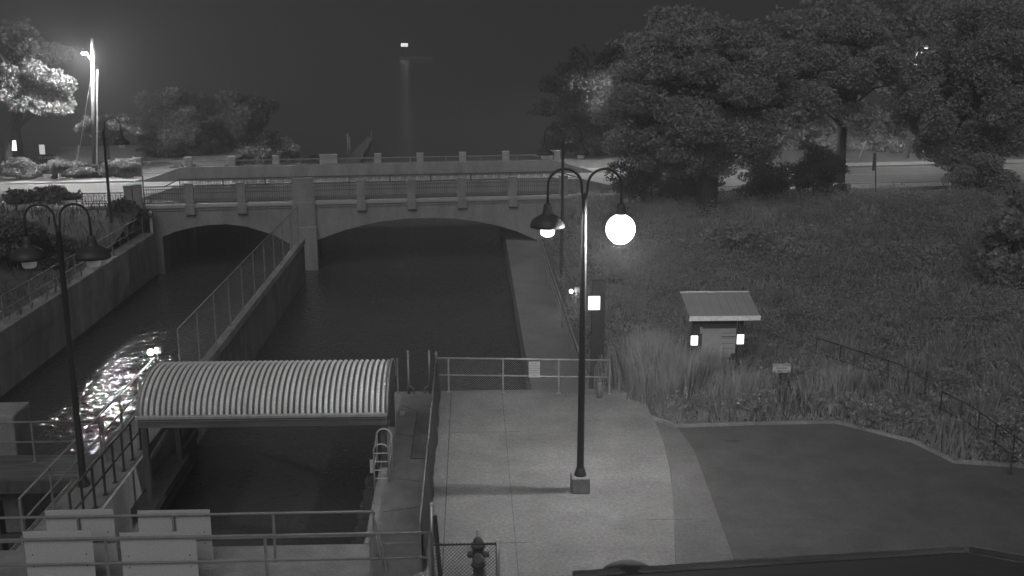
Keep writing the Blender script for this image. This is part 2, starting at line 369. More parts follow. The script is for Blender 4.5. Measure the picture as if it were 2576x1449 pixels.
mb = MB(); mb.lathe([(.0,.0),(.04,0),(.04,.5),(0,.5)], (c.x,min(c.y,31.0)+.12,0), 10); mb.build('pipe','rail',t)

# ------------------------------------------------------------------ canopy of corrugated sheet
def canopy():
    qa = onz(349,1046,1.45); qb = onz(974,1042,1.45)
    XL, XR, Y0, ZE, DY, RZ = qa.x, qb.x, (qa.y+qb.y)/2, 1.45, 3.0, .80
    t = empty('corrugated_canopy', ((XL+XR)/2, Y0+1.5, 0), 'arched corrugated metal canopy covering the lock gate', 'canopy')
    nx = 43*12; na = 36; vs=[]; fs=[]
    for i in range(nx+1):
        x = XL+(XR-XL)*i/nx; ph = 2*math.pi*(i/12.0); c_ = .034*math.sin(ph)
        for j in range(na+1):
            a = math.pi*j/na
            y = Y0+DY/2-(DY/2+c_)*math.cos(a); z = ZE+(RZ+c_)*math.sin(a); vs.append((x,y,z))
    for i in range(nx):
        for j in range(na):
            k = i*(na+1)+j; fs.append((k, k+na+1, k+na+2, k+1))
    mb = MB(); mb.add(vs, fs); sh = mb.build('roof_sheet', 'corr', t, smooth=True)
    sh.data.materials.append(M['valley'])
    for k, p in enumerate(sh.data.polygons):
        if (k//na) % 12 in (7,8,9,10,11): p.material_index = 1  # valley faces take the darker material
    for x in (XR-.01, XL+.01):
        mb = MB(); mb.tube([(x,Y0+DY/2-DY/2*1.02*math.cos(math.pi*j/24),ZE+RZ*1.04*math.sin(math.pi*j/24)) for j in range(25)], .035); mb.build('end_hoop', 'rail', t, smooth=True)
        mb = MB(); n=24; vs=[(x,Y0+DY/2-(DY/2*.97)*math.cos(math.pi*j/n),ZE+RZ*.97*math.sin(math.pi*j/n)) for j in range(n+1)]
        mb.add(vs+[(v[0]+.02,v[1],v[2]) for v in vs],[tuple(range(n+1)),tuple(range(2*n+1,n,-1))]); 
        if x > -5: mb.build('end_panel', 'iron', t)
    mb = MB(); mb.box((XL-.05,Y0-.10,ZE-.06),(XR,Y0+.02,ZE+.03)); mb.build('gutter', 'steel', t, bevel=.01)
    for y in (Y0-.02, Y0+DY-.13):
        mb = MB(); mb.box((XL-.02,y,ZE-.30),(XR-.02,y+.15,ZE-.061)); mb.build('eave_beam', 'timberl', t)
    mb = MB(); mb.box((XL-.02,Y0-.035,ZE-.13),(XR-.02,Y0-.021,ZE-.10)); mb.build('trim', 'steel', t)
    for x in (XL+.04, XR-.18):
        for y in (Y0, Y0+DY-.14):
            mb = MB(); mb.box((x,y,-.9 if x<-5 else 0),(x+.14,y+.14,ZE-.302)); mb.build('post', 'timber', t)
    mb = MB(); mb.tube([(XL+.2,Y0+.07,.3),(XL+.75,Y0+.07,ZE-.31)],.06,n=4); mb.build('knee_brace','timber',t)
    mb = MB(); mb.tube([(XL+.2,Y0+DY-.07,.3),(XL+.9,Y0+DY-.07,ZE-.31)],.06,n=4); mb.build('knee_brace','timber',t)
    # ledge for left posts
    mb = MB(); mb.box((XL-.38,Y0-.3,-1.1),(XL+.3,Y0+DY+.3,-.9)); mb.build('bracket_ledge','timber',t)
canopy()
# tall handrails and rods beside the canopy
t = empty('dock_ladder', (-1.55,31.25,0), 'two tall upright grab rails with bent feet at the lock wall corner', 'ladder')
for px in (1025, 1077):
    p = onz(px+5, 981); x = p.x; mb = MB(); sg = 1 if px < 1050 else -1
    mb.tube([(x,31.20,0),(x,31.20,1.38)],.032); mb.tube([(x,31.20,.28),(x+sg*.14,31.20,.18),(x+sg*.16,31.20,0)],.025); mb.build('grab_rail','rail',t,smooth=True)
p = onz(1003,981); mb = MB(); mb.tube([(p.x,31.25,0),(p.x,31.25,1.12)],.025); tag(mb.build('gauge_rod','rail'),'single thin upright rod behind the canopy end','rod')
# ladder with hooped rails
def hoopladder():
    c = onz(963, 1213); y0 = c.y; x0=-2.42; x1=-2.06
    t = empty('hoop_ladder', ((x0+x1)/2,y0,0), 'metal boat ladder with hooped handrails over the lock edge', 'ladder')
    for dy,h in ((0.0,1.0),(.9,1.05)):
        y=y0+dy; mb = MB(); pts=[(x0,y,-1.6 if dy==0 else 0),(x0,y,h-.16)]
        for k in range(1,8): a=math.pi*k/8; pts.append(((x0+x1)/2-(x1-x0)/2*math.cos(a),y,h-.16+.16*math.sin(a)))
        pts += [(x1,y,h-.16),(x1,y,0)]; mb.tube(pts,.022); mb.build('hooped_rail','steel',t,smooth=True)
    for x in (x0,x1):
        mb = MB(); mb.tube([(x,y0,.8),(x,y0+.9,.85)],.018); mb.tube([(x,y0,.4),(x,y0+.9,.42)],.018); mb.build('side_rail','steel',t)
    for k in range(4):
        z=.1+.22*k; mb = MB(); mb.tube([(x0,y0,z),(x1,y0,z)],.016); mb.build('rung','steel',t)
    mb = MB(); mb.box((x0-.10,y0-.01,.25),(x0-.02,y0+.01,.6)); mb.build('name_plate','sign',t)
hoopladder()
# grating plate, hatch and small box on the lock walk
a = onz(1033,1040); b = onz(1075,1155)
t = empty('grating_plate', (-1.35,(a.y+b.y)/2,0), 'ribbed metal grating plate lying on the lock walk by the fence', 'grating')
mb = MB(); mb.box((-1.62,b.y,.004),(-1.08,a.y,.012)); mb.build('plate','iron',t)
mb = MB(); y=b.y+.04
while y < a.y-.03: mb.box((-1.60,y,.0125),(-1.10,y+.02,.024)); y+=.06
mb.build('ribs','concd',t)
mb = MB(); p = onz(1012,1043); mb.box((p.x-.07,p.y-.05,.0),(p.x+.08,p.y+.05,.09)); tag(mb.build('junction_box','sign',bevel=.01),'small pale junction box on the walk beside the canopy','box')
# rail shadows on the walk, laid as thin dark strips
mb = MB()
for (x0_,y0_,x1_,y1_) in ((1010,1020,1072,1045),(1000,1092,1066,1102),(1000,1205,1062,1212),(965,1288,1055,1276)):
    p=onz(x0_,y0_); q=onz(x1_,y1_); mb.obox(p,q,.02,.004,.008)
struct(mb.build('walk_shadow_strips','asphalt'))

# ------------------------------------------------------------------ gate walkway railings with panels at the bottom
def yz(py, z): return onz(1180, py, z).y
YR = yz(1283, 1.08); YF = yz(1338, 1.08)
xr = ony(940, 1283, YR).x; xf = ony(1081, 1342, YF).x
def posts_from(pxs, py, Y, X0): return [ony(p, py, Y).x-X0 for p in pxs]
X0=-11.6
railing('gate_railing', [(X0,YR,0),(xr,YR,0)], 1.08, [.2]+posts_from([195,435,687],1300,YR,X0)+[xr-X0], 'rear pipe railing of the gate walkway facing the lock chamber', 'rail', .030, mids=(.5,.03))
railing('gate_railing', [(X0,YF,0),(xf,YF,0)], 1.08, [.2]+posts_from([265,667,932],1360,YF,X0)+[xf-X0], 'front pipe railing of the gate walkway nearest the viewer', 'rail', .030, mids=(.5,.03))
q0 = ony(940,1283,YR)
t = empty('brace_rail', (xr,YR,0), 'pair of sloping braces at the end of the rear gate railing', 'brace')
mb = MB(); mb.tube([(xr,YR,1.0),(xr+.28,YR-.5,0)],.028); mb.build('brace','rail',t)
mb = MB(); mb.tube([(xr+.02,YR,.55),(xr+.18,YR-.3,0)],.022); mb.build('brace','rail',t)
def panel(px0, px1, py0, py1, Y, label):
    a = ony(px0, py0, Y); b = ony(px1, py1, Y)
    t = empty('notice_board', ((a.x+b.x)/2,Y,b.z), label, 'sign panel', 'white sign panels on the gate railings')
    mb = MB(); mb.box((a.x,Y,max(b.z,.03)),(b.x,Y+.02,a.z)); mb.build('board','panel',t,bevel=.004)
    mb = MB()
    for x in (a.x+.12,b.x-.12):
        for z in (a.z-.1,(a.z+b.z)/2,b.z+.25): mb.lathe([(0,0),(.014,0),(.014,.012),(0,.012)],(0,0,0),6)
    mb = MB()
    for x in (a.x+.14,b.x-.14):
        for z in (a.z-.5,a.z-.75): mb.box((x-.012,Y-.006,z-.012),(x+.012,Y-.0005,z+.012))
    mb.build('bolts','iron',t)
panel(112,298,1284,1432,YR+.04,'white panel on the rear gate railing, farthest from the chamber')
panel(345,538,1285,1432,YR+.04,'white panel on the rear gate railing, beside the dark chamber')
panel(57,248,1338,1520,YF+.04,'white panel on the front gate railing, near the grating')
panel(300,505,1341,1522,YF+.04,'white panel on the front gate railing, nearest the dark chamber')
# shiny gate post
t = empty('gate_post', (xf+.02,YF+.06,0), 'shiny upright steel gate post at the corner of the gate walkway', 'post')
mb = MB(); mb.tube([(xf+.04,YF+.1,0),(xf+.04,YF+.1,1.62)],.035,n=14); mb.lathe([(.045,1.62),(.045,1.66),(0,1.69)],(xf+.04,YF+.1,0),12); mb.build('pipe','railw',t,smooth=True)
mb = MB(); mb.tube([(xf+.2,YF+.1,0),(xf+.1,YF+.1,1.4)],.045,n=8); mb.build('stay','iron',t)
# fence panel at the bottom with post
fx0 = xf+.1; fY = yz(1369, 1.08); fx1 = ony(1250, 1370, fY).x
t = railing('chain_link_gate', [(fx0,fY,0),(fx1,fY,0)], 1.08, [fx1-fx0], 'short chain link fence panel beside the gate walkway corner', 'iron', .02, mids=(.04,))
chain(t, (fx0,fY,0),(fx1,fY,0), .05, 1.12, .075, .0042, 'iron')
mb = MB(); mb.tube([(fx1+.02,fY,0),(fx1+.02,fY,1.16)],.035,n=12); mb.build('gate_frame','railw',t,smooth=True)
# hydrant behind it
def hydrant(x, y):
    t = empty('fire_hydrant', (x,y,0), 'dark fire hydrant with pale cap behind the short chain link panel', 'hydrant')
    mb = MB(); mb.lathe([(0,0),(.17,0),(.17,.04),(.11,.05),(.105,.30),(.15,.31),(.15,.35),(.12,.36),(.115,.72),(.15,.73),(.15,.77),(.12,.78),(.09,.88),(.04,.93),(0,.94)],(x,y,0),20); mb.build('barrel','hyd',t,smooth=True)
    mb = MB(); mb.lathe([(0,.94),(.035,.94),(.035,1.02),(.05,1.03),(.03,1.09),(0,1.10)],(x,y,0),8); mb.build('cap','sign',t)
    for d in ((1,0),(-1,0),(0,-1)):
        r = .09 if d[1] else .065
        mb = MB(); mb.tube([(x+d[0]*.1,y+d[1]*.1,.55),(x+d[0]*.22,y+d[1]*.22,.55)],r,n=12); mb.build('outlet','hyd' if not d[1] else 'conc',t)
h_ = ony(1203, 1385, fY+.6); hydrant(h_.x, fY+.6)

# ------------------------------------------------------------------ spillway walkway on the left
SY = yz(1047, 1.08)
railing('spillway_railing', [(-22,SY,0),(-9.45,SY,0)], 1.08, [12.55-.9*k*2.0 for k in range(6,-1,-1) if 12.55-1.8*k>0], 'pipe railing on the planked spillway bridge', 'rail', .028)
t = empty('spillway_bridge', (-15,SY-.4,0), 'planked walkway over the spillway gates beside the narrow pier', 'footbridge')
mb = MB()
for k in range(5): mb.box((-22,SY-.15-.19*(k+1)+.02,-.07),(-9.46,SY-.15-.19*k,-.02-.004*(k%2)))
mb.box((-22,SY-.14,-.07),(-9.46,SY+.5,-.02)); mb.build('planks','timberl',t)
for y in (SY-1.12, SY+.25):
    mb = MB(); mb.box((-22,y,-.38),(-9.46,y+.14,-.072)); mb.build('beam','timber',t)
for k in range(7):
    mb = MB(); x=-21.5+1.95*k; mb.box((x,SY-1.6,-5),(x+.16,SY-1.3,-.4)); mb.build('upright','timber',t)
mb = MB(); mb.box((-22,SY-1.62,-1.4),(-9.46,SY-1.55,-1.25)); mb.build('waler','timber',t)
a = onz(-20,1110); t = empty('concrete_buttress', (-11.6,SY+.6,0), 'stout concrete buttress behind the spillway railing', 'buttress')
q = ony(41,1040,SY+.7)
mb = MB(); mb.prism([(q.x-1.6,SY+.5),(q.x,SY+.5),(q.x,SY+1.6),(q.x-1.6,SY+1.6)],-5,1.08); mb.build('block','conc',t,bevel=.05)
mb = MB(); mb.box((-22,21.4,-5),(-9.46,21.9,-.02)); 

# ------------------------------------------------------------------ lamp posts
def lamppost(loc, hz, label, arm=.86, rot=0.0, glow=('glow_dim','glow_dim'), power=(0,0), sides=(1,-1), baseh=.4, pr=.085, topr=.06):
    x, y, z = loc; t = empty('street_lamp', loc, label, 'lamp post', 'black double armed lamp posts')
    if baseh:
        mb = MB(); mb.box((x-.22,y-.22,z),(x+.22,y+.22,z+baseh)); mb.build('plinth','conc',t,bevel=.03)
    mb = MB(); mb.lathe([(.14,0),(.14,.05),(.12,.1),(.11,.16),(pr,.2)],(x,y,z+baseh),16)
    ztop = hz+.75
    mb.lathe([(pr,.2+baseh),(topr,ztop-z),(topr*1.3,ztop-z+.02),(topr*.4,ztop-z+.1),(0,ztop-z+.16)],(x,y,z),16); mb.build('pole','black',t,smooth=True)
    d = Vector((math.cos(rot), math.sin(rot), 0))
    for i, sd in enumerate(sides):
        ra = arm*.46; cx = Vector((x,y,0))+d*sd*(arm-ra); zc = hz+1.05
        pts = [Vector((x,y,ztop-.12)), Vector((x,y,0))+d*sd*(arm-2*ra)+Vector((0,0,zc-.1))]
        for k in range(0, 13):
            an = math.pi*k/12; pts.append(cx - d*sd*ra*math.cos(an) + Vector((0,0,zc+ra*math.sin(an))))
        lp = Vector((x,y,0))+d*sd*arm; pts.append(lp+Vector((0,0,hz+.62)))
        mb = MB(); mb.tube(pts, .03, n=8); mb.build('arm','black',t,smooth=True)
        mb = MB(); mb.lathe([(.0,.66),(.075,.64),(.10,.56),(.11,.48),(.13,.42),(.12,.40),(0,.39)],(lp.x,lp.y,hz),24) if glow[i]=='glow_hot' else mb.lathe([(.0,.66),(.075,.64),(.10,.56),(.11,.48),(.13,.42),(.17,.39),(.26,.34),(.36,.26),(.395,.18),(.40,.11),(.385,.11),(.36,.17),(.25,.28),(.10,.36),(0,.37)],(lp.x,lp.y,hz),28)
        sh = mb.build('lamp_shade','black',t,smooth=True)
        if glow[i]=='glow_hot':
            mb = MB(); mb.lathe([(.34*math.sin(math.pi*k/16),-.34*math.cos(math.pi*k/16)) for k in range(17)],(lp.x,lp.y,hz+.06),24); mb.build('globe',glow[i],sh,smooth=True); lamp('lamp_light',(lp.x,lp.y,hz-.42),power[i],.10,t); continue  # oversized sphere carries the lamp's glare; the real globe is smaller
        mb = MB(); mb.lathe([(.155,.12),(.165,.0),(.15,-.07),(.10,-.10),(0,-.105)],(lp.x,lp.y,hz),20); mb.build('globe',glow[i],sh,smooth=True)
        if power[i]: lamp('lamp_light',(lp.x,lp.y,hz-(.42 if power[i]>500 else .18)),power[i],.10,t)
    return t
p = onz(1463,1238)
lamppost((p.x-.03,p.y+.1,0), 6.34, 'black lamp post with glaring lamp standing on concrete plinth in the plaza', glow=('glow_hot','glow'), power=(830,70), rot=R(-2), arm=.83)
p = onz(211,1222)
lamppost((p.x,p.y,0), 5.55, 'unlit black lamp post on the narrow lock pier', rot=R(3), baseh=0, arm=.72)
p = ony(1417,700,50.5)
lamppost((4.35,50.4,-.9), 5.0, 'distant black lamp post in front of the bridge railing by the low walkway', rot=R(2), baseh=.1)
lamppost((-18.4,55.0,.4), 5.05, 'distant single sided lamp post near the bridge end by the utility pole', rot=R(35), sides=(1,), baseh=0)

# ------------------------------------------------------------------ small lights and signs
def floodlight(c, label, power, side=1, post_to=None, gl='glow_hot', r=.10):
    t = empty('floodlight', c, label, 'floodlight'); c = Vector(c)
    mb = MB(); mb.lathe([(0,-r),(r*.6,-r*.8),(r,0),(r*.6,r*.8),(0,r)],c,14); mb.build('lens',gl,t,smooth=True)
    mb = MB(); mb.box((c.x+side*.14-.0,c.y-.08,c.z-.02),(c.x+side*.14+.2*side,c.y+.08,c.z+.18) if side>0 else (c.x-.14,c.y+.08,c.z+.18)); mb.build('housing','steel',t)
    mb = MB(); mb.tube([(c.x+side*.2,c.y,c.z-.02),(c.x+side*.2,c.y,post_to)],.02); mb.build('bracket','rail',t)
    if power: lamp('flood_light_source',(c.x-.02,c.y-.13,c.z),power,.08,t)
floodlight(ony(379,886,31.75), 'bright round floodlight at the end of the pier railing', 35, 1, 0.0, r=.11)
floodlight(ony(1437,733,43.6), 'small bright floodlight on the walkway railing', 14, 1, -1.0, gl='glow', r=.10)
# square post with reflective sign, its glow standing in for returned light
c = ony(1495,763,33.6); xx = c.x
t = empty('timber_post', (xx+.12,33.75,0), 'wide dark timber post carrying the brightest square sign', 'post')
mb = MB(); mb.box((xx-.06,33.66,-.9),(xx+.36,33.9,2.9)); mb.build('post','kiosk',t)
c2 = ony(1495,763,33.6); s = empty('reflective_sign', (c2.x,33.62,c2.z-.2), 'glaring rounded square sign on the dark timber post', 'sign', 'glaring square signs')
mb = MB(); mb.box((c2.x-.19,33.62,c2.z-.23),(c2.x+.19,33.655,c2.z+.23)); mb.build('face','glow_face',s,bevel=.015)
# kiosk
def kiosk():
    Y=32.0; t = empty('notice_kiosk', (7.5,Y,0), 'small roofed notice kiosk standing among the tall plants', 'kiosk')
    a=ony(1735,797,31.6); b=ony(1913,795,31.6); zl=a.z; zb=zl+.40; Yb=33.1; Yf=31.6
    xa,xb=a.x,b.x
    vs=[(xa,Yf,zl),(xb,Yf,zl),(xb,Yb,zb),(xa,Yb,zb)]
    mb=MB(); mb.add(vs+[(v[0],v[1],v[2]-.05) for v in vs],[(0,1,2,3),(7,6,5,4),(0,4,5,1),(1,5,6,2),(2,6,7,3),(3,7,4,0)])
    for k in range(1,8):
        x=xa+(xb-xa)*k/8; mb.add([(x-.008,Yf,zl+.004),(x+.008,Yf,zl+.004),(x+.008,Yb,zb+.004),(x-.008,Yb,zb+.004),(x-.008,Yf,zl+.02),(x+.008,Yf,zl+.02),(x+.008,Yb,zb+.02),(x-.008,Yb,zb+.02)],[(3,2,1,0),(4,5,6,7),(0,1,5,4),(1,2,6,5),(2,3,7,6),(3,0,4,7)])
    mb.build('roof','roof',t)
    mb=MB(); mb.box((xa-.01,Yf-.03,zl-.13),(xb+.01,Yf-.003,zl+.02)); mb.build('fascia','sign' if False else 'corr',t)
    mb=MB(); mb.box((xa-.01,Yb+.003,zb-.05),(xb+.01,Yb+.03,zb+.03)); mb.build('ridge_cap','corr',t)
    for px in (1747,1863):
        x=ony(px,850,Y).x; mb=MB(); mb.box((x-.08,Y-.02,-.1),(x+.08,Y+.12,zl-.02)); mb.build('post','kiosk',t)
    l=ony(1763,823,Y-.02); r=ony(1848,898,Y-.02)
    mb=MB(); mb.box((l.x-.12,Y-.01,r.z-.1),(r.x+.02,Y+.05,zl-.1)); mb.build('backboard','kiosk',t)
    mb=MB(); w_=r.x-l.x; z1=l.z; z0=r.z; Yp=Y-.035; h=z1-z0
    mb.box((l.x+.05,Yp,z0),(r.x-.15,Yp+.02,z1-.05)); mb.box((r.x-.149,Yp,z0+.12),(r.x,Yp+.02,z1-.05)); mb.box((l.x-.02,Yp,z1-.2),(l.x+.049,Yp+.02,z1))
    pst=mb.build('poster','paper',t)
    mb=MB()
    for k in range(4): mb.box((l.x+w_*.62,Yp-.003,z1-.2-h*.17*k),(l.x+w_*.96,Yp-.0005,z1-.185-h*.17*k))
    mb.box((l.x+w_*.6,Yp-.003,z1-.33),(l.x+w_,Yp-.0005,z1-.30)); mb.box((l.x+w_*.1,Yp-.003,z1-.045),(l.x+w_*.9,Yp-.0005,z1-.03))
    mb.build('print','ink',pst)
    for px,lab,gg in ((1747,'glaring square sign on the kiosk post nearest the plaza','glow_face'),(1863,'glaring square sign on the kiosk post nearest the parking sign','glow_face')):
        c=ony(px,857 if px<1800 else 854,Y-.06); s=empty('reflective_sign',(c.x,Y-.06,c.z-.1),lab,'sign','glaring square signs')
        mb=MB(); mb.box((c.x-.11,Y-.055,c.z-.155),(c.x+.11,Y-.03,c.z+.155)); mb.build('face',gg,s,bevel=.012)  # glowing face imitates light returned by the sign
kiosk()
# parking sign
c=ony(1966,926,31.3); t=empty('parking_sign',(c.x,31.3,0),'small white sign reading lock tender parking only among the plants','sign')
mb=MB(); mb.box((c.x-.28,31.28,c.z-.14),(c.x+.28,31.30,c.z+.14)); mb.build('board','sign',t)
mb=MB(); mb.box((c.x-.03,31.301,-.1),(c.x+.03,31.35,c.z+.1)); mb.build('post','kiosk',t)
for i,tx in enumerate(['LOCK TENDER','PARKING','ONLY']): text(tx,.085,(c.x,31.277,c.z+.09-.09*i),(1,0,0),(0,0,1),'ink',t)
mb=MB()
for sx in (-1,1):
    x=c.x+sx*.19; mb.add([(x,31.276,c.z-.07),(x+sx*.04,31.276,c.z-.115),(x+sx*.03,31.276,c.z-.125),(x-sx*.01,31.276,c.z-.08)],[(0,1,2,3)]); mb.add([(x+sx*.055,31.276,c.z-.13),(x+sx*.055,31.276,c.z-.095),(x+sx*.02,31.276,c.z-.13)],[(0,1,2)])
mb.build('arrows','ink',t)
# stair railings on the slope at right
a=onz(2050,915,.0); 
def slope_rail(pts, label):
    P=[]
    for px,py in pts:
        q=onz(px,py,1.0); z=float(hR(np.array(q.x),np.array(q.y))) if q.y>31.45 else 0.0
        q=onz(px,py,z+1.0); P.append((q.x,q.y,z))
    railing('slope_railing', P, 1.0, 6, label, 'iron', .022)
slope_rail([(2055,850),(2150,880),(2260,915),(2330,955)], 'dark pipe handrail on the planted slope, farther one')
slope_rail([(2370,985),(2440,1020),(2520,1075),(2600,1130)], 'dark pipe handrail on the planted slope, nearer one')

# ------------------------------------------------------------------ bridge
BW = 12.9
def bridge():
    t = empty('road_bridge', buv(10,0,1.4), 'concrete arched road bridge with square parapet pillars', 'bridge')
    uL = bp(322,517)[0]-.3; uR = 27.0; ZT=1.42
    A1 = [bp(*q) for q in ((412,640),(413,596),(440,583),(480,573),(524,566),(570,564),(620,570),(686,590),(727,612),(730,640))]
    A2 = [bp(*q) for q in ((800,640),(802,604),(835,590),(870,578),(915,566),(960,557),(1020,550),(1080,548),(1140,550),(1200,557),(1250,567),(1300,582),(1350,604))]
    A2.append((A2[-1][0]+.02, -1.0))
    def prof(arch):
        return [(arch[0][0],-6.0)]+arch+[(arch[-1][0],-6.0)]
    Pn=[(uL,-6.0)]+prof(A1)[1:-1]+[]
    def strip(mb, pts, v, flip=False):    # face with arch openings: columns from profile up to ZT
        for (u0,z0),(u1,z1) in zip(pts,pts[1:]):
            if abs(u1-u0)<.03: continue
            mb.quad(buv(u0,v,z0),buv(u1,v,z1),buv(u1,v,ZT),buv(u0,v,ZT))
    pts=[(uL,-6),(A1[0][0],-6)]+[(A1[0][0]+.001,A1[1][1])]+A1[2:-1]+[(A1[-1][0],A1[-2][1]),(A1[-1][0]+.001,-6),(A2[0][0]-.001,-6),(A2[0][0],A2[1][1])]+A2[2:-1]+[(A2[-1][0],A2[-2][1]),(A2[-1][0]+.001,-6),(uR,-6)]
    mb=MB(); strip(mb,pts,0.0); strip(mb,pts,BW)
    for (u0,z0),(u1,z1) in zip(pts,pts[1:]): mb.quad(buv(u0,0,z0),buv(u0,BW,z0),buv(u1,BW,z1),buv(u1,0,z1))
    mb.quad(buv(uL,0,-6),buv(uL,BW,-6),buv(uL,BW,ZT),buv(uL,0,ZT)); mb.quad(buv(uR,0,-6),buv(uR,BW,-6),buv(uR,BW,ZT),buv(uR,0,ZT))
    mb.quad(buv(uL,0,ZT),buv(uR,0,ZT),buv(uR,BW,ZT),buv(uL,BW,ZT))
    mb.build('arches','bridge',t)
    def bb(mb,u0,u1,v0,v1,z0,z1): 
        c=[buv(u0,v0,0),buv(u1,v0,0),buv(u1,v1,0),buv(u0,v1,0)]; return mb.prism([(q.x,q.y) for q in c],z0,z1)
    mb=MB(); bb(mb,uL,uR,-.12,.45,ZT+.003,1.60); bb(mb,uL,uR,BW-.45,BW+.12,ZT+.003,1.60); mb.build('ledge','pale',t,bevel=.02)
    mb=MB(); bb(mb,uL,uR,-.05,-.003,ZT-.14,ZT); mb.build('cornice','bridge',t)
    mb=MB(); bb(mb,uL-1,uR,.451,2.3,ZT+.003,1.57); bb(mb,uL-1,uR,10.75,BW-.451,ZT+.003,1.57); mb.build('footway','paving',t)
    # traffic barriers with sloping ends, greek key rails on top
    ue=bp(1410,430,2.4)[0]
    uS=bp(360,470,10.6)[0]; uS2=bp(455,432,10.6)[0]
    uN=bp(262,475,2.4)[0]+1.2; uN2=bp(438,462,2.4)[0]
    for v0,v1,us,us2,zt in ((2.3,2.6,uN2-2.2,uN2,1.5+.72),(10.45,10.75,uS,uS2,1.5+.86)):
        mb=MB(); n=[]
        prof_=[(us,1.55),(us2,zt),(uR-2.5,zt),(uR,1.6)]
        vs=[buv(u,v0,z) for u,z in prof_]+[buv(u,v1,z) for u,z in prof_]+[buv(prof_[0][0],v0,1.43),buv(prof_[-1][0],v0,1.43),buv(prof_[0][0],v1,1.43),buv(prof_[-1][0],v1,1.43)]
        mb.add(vs,[(8,9,3,2,1,0),(4,5,6,7,11,10),(0,1,5,4),(1,2,6,5),(2,3,7,6),(8,0,4,10),(9,11,7,3)]); mb.build('traffic_barrier','bridge',t)
        vm=(v0+v1)/2; za=zt; zb=zt+.44 if v0<5 else zt+.36
        mb=MB(); a0=us2+(.3 if v0<5 else .4)
        mb.tube([buv(a0-.9,vm,za+.02),buv(a0,vm,zb),buv(uR-4,vm,zb),buv(uR-2.5,vm,za)],.028,n=6); mb.tube([buv(a0,vm,za+.06),buv(uR-3,vm,za+.06)],.018,n=6)
        u=a0
        while u<uR-4: mb.tube([buv(u,vm,za),buv(u,vm,zb)],.03,n=6); u+=2.35
        o_=mb.build('barrier_rail','iron' if v0<5 else 'rail',t)
        if v0<5:
            mb=MB(); u=a0
            while u<uR-4.3:      # greek key pickets
                for du in (0,.07,.14): mb.tube([buv(u+du,vm,za+.06),buv(u+du,vm,zb)],.011,n=4,caps=False)
                q=u+.21
                for (x0,z0,x1,z1) in ((0,.1,0,.9),(0,.9,.2,.9),(.2,.9,.2,.35),(.2,.35,.09,.35),(0,.1,.26,.1)):
                    mb.tube([buv(q+x0,vm,za+.06+(zb-za-.06)*z0),buv(q+x1,vm,za+.06+(zb-za-.06)*z1)],.011,n=4,caps=False)
                u+=.50
            mb.build('key_pattern_pickets','iron',o_)
    # near parapet
    near=[345,476,607,763,908,1035,1162,1290,1418]
    us=[bp(p,490)[0] for p in near]; v=.16
    def pillar(uc,w,vc,h,m='bridge'):
        mb=MB(); bb(mb,uc-w/2,uc+w/2,vc-.2,vc+.2,1.603 if vc>5 else 1.603,1.6+h-.1); bb(mb,uc-w/2-.02,uc+w/2+.02,vc-.22,vc+.22,1.6+h-.1,1.6+h); return mb.build('pillar',m,t,bevel=.02)
    for p,u in zip(near,us): pillar(u,1.15 if p==763 else .44,v,1.15 if p!=763 else 1.3)
    pillar(bp(322,490)[0],.42,v,1.1)
    ext=[(a,b) for a,b in zip(us,us[1:])]
    for i,(a,b) in enumerate(ext):
        wa=.59 if near[i]==763 else .23; wb=.59 if near[i+1]==763 else .23
        mb=MB(); u0,u1=a+wa,b-wb
        for z in (1.68,2.2,2.42,2.58): mb.tube([buv(u0,v,z),buv(u1,v,z)],.016 if z<2.5 else .022,n=5)
        n=int((u1-u0)/.115)
        for k in range(1,n): u=u0+(u1-u0)*k/n; mb.tube([buv(u,v,1.68),buv(u,v,2.58)],.0085,n=4,caps=False)
        mb.build('railing_panel','iron',t)
    # pilasters and joints below the ledge
    for p,u in zip(near,us):
        wd=.62 if p==763 else .26
        if p not in (345,1418): mb=MB(); bb(mb,u-wd,u+wd,-.20,-.05,1.05 if p!=763 else -.4,1.598); mb.build('pilaster','bridge',t,bevel=.02)
    mb=MB(); bb(mb,us[3]-.66,us[3]+.66,-.35,-.003,-6,.25); mb.build('pier_nose','bridge',t,bevel=.05)
    # far parapet
    far=[347,474,584,695,827,951,1057,1164,1272,1382,1400]
    for p in far:
        u=bp(p,420,BW-.2)[0]; w=1.15 if p==827 else .42
        pillar(u,w,BW-.2,1.18,'pale')
    fu=[bp(p,420,BW-.2)[0] for p in far]
    for a,b in zip(fu,fu[1:]):
        if b-a<1.2: continue
        mb=MB()
        for z in (1.72,2.5): mb.tube([buv(a+.22,BW-.2,z),buv(b-.22,BW-.2,z)],.02,n=5)
        n=int((b-a)/.14)
        for k in range(1,n): u=a+(b-a)*k/n; mb.tube([buv(u,BW-.2,1.72),buv(u,BW-.2,2.5)],.008,n=4,caps=False)
        mb.build('railing_panel','rail',t)
    # wing railing to the left of the near parapet
    mb=MB(); u1=bp(318,490)[0]; u0=bp(205,490)[0]
    for z in (1.45,1.75,2.3): mb.tube([buv(u0,v,z),buv(u1-.2,v,z)],.02,n=5)
    u=u0
    while u<u1-.3:
        mb.tube([buv(u,v,1.45),buv(u,v,2.3)],.014,n=4); mb.tube([buv(u,v,2.15),buv(u+.16,v,2.15),buv(u+.16,v,1.85),buv(u+.07,v,1.85)],.014,n=4); u+=.28
    mb.build('wing_railing','iron',t)
    # road over and beyond
    for nm,v0,v1,z,m in (('road',2.7,10.4,1.50,'road'),):
        mb=MB(); c=[buv(-70,v0,z),buv(130,v0,z),buv(130,v1,z),buv(-70,v1,z)]; mb.quad(*c); struct(mb.build(nm,m))
    mb=MB()
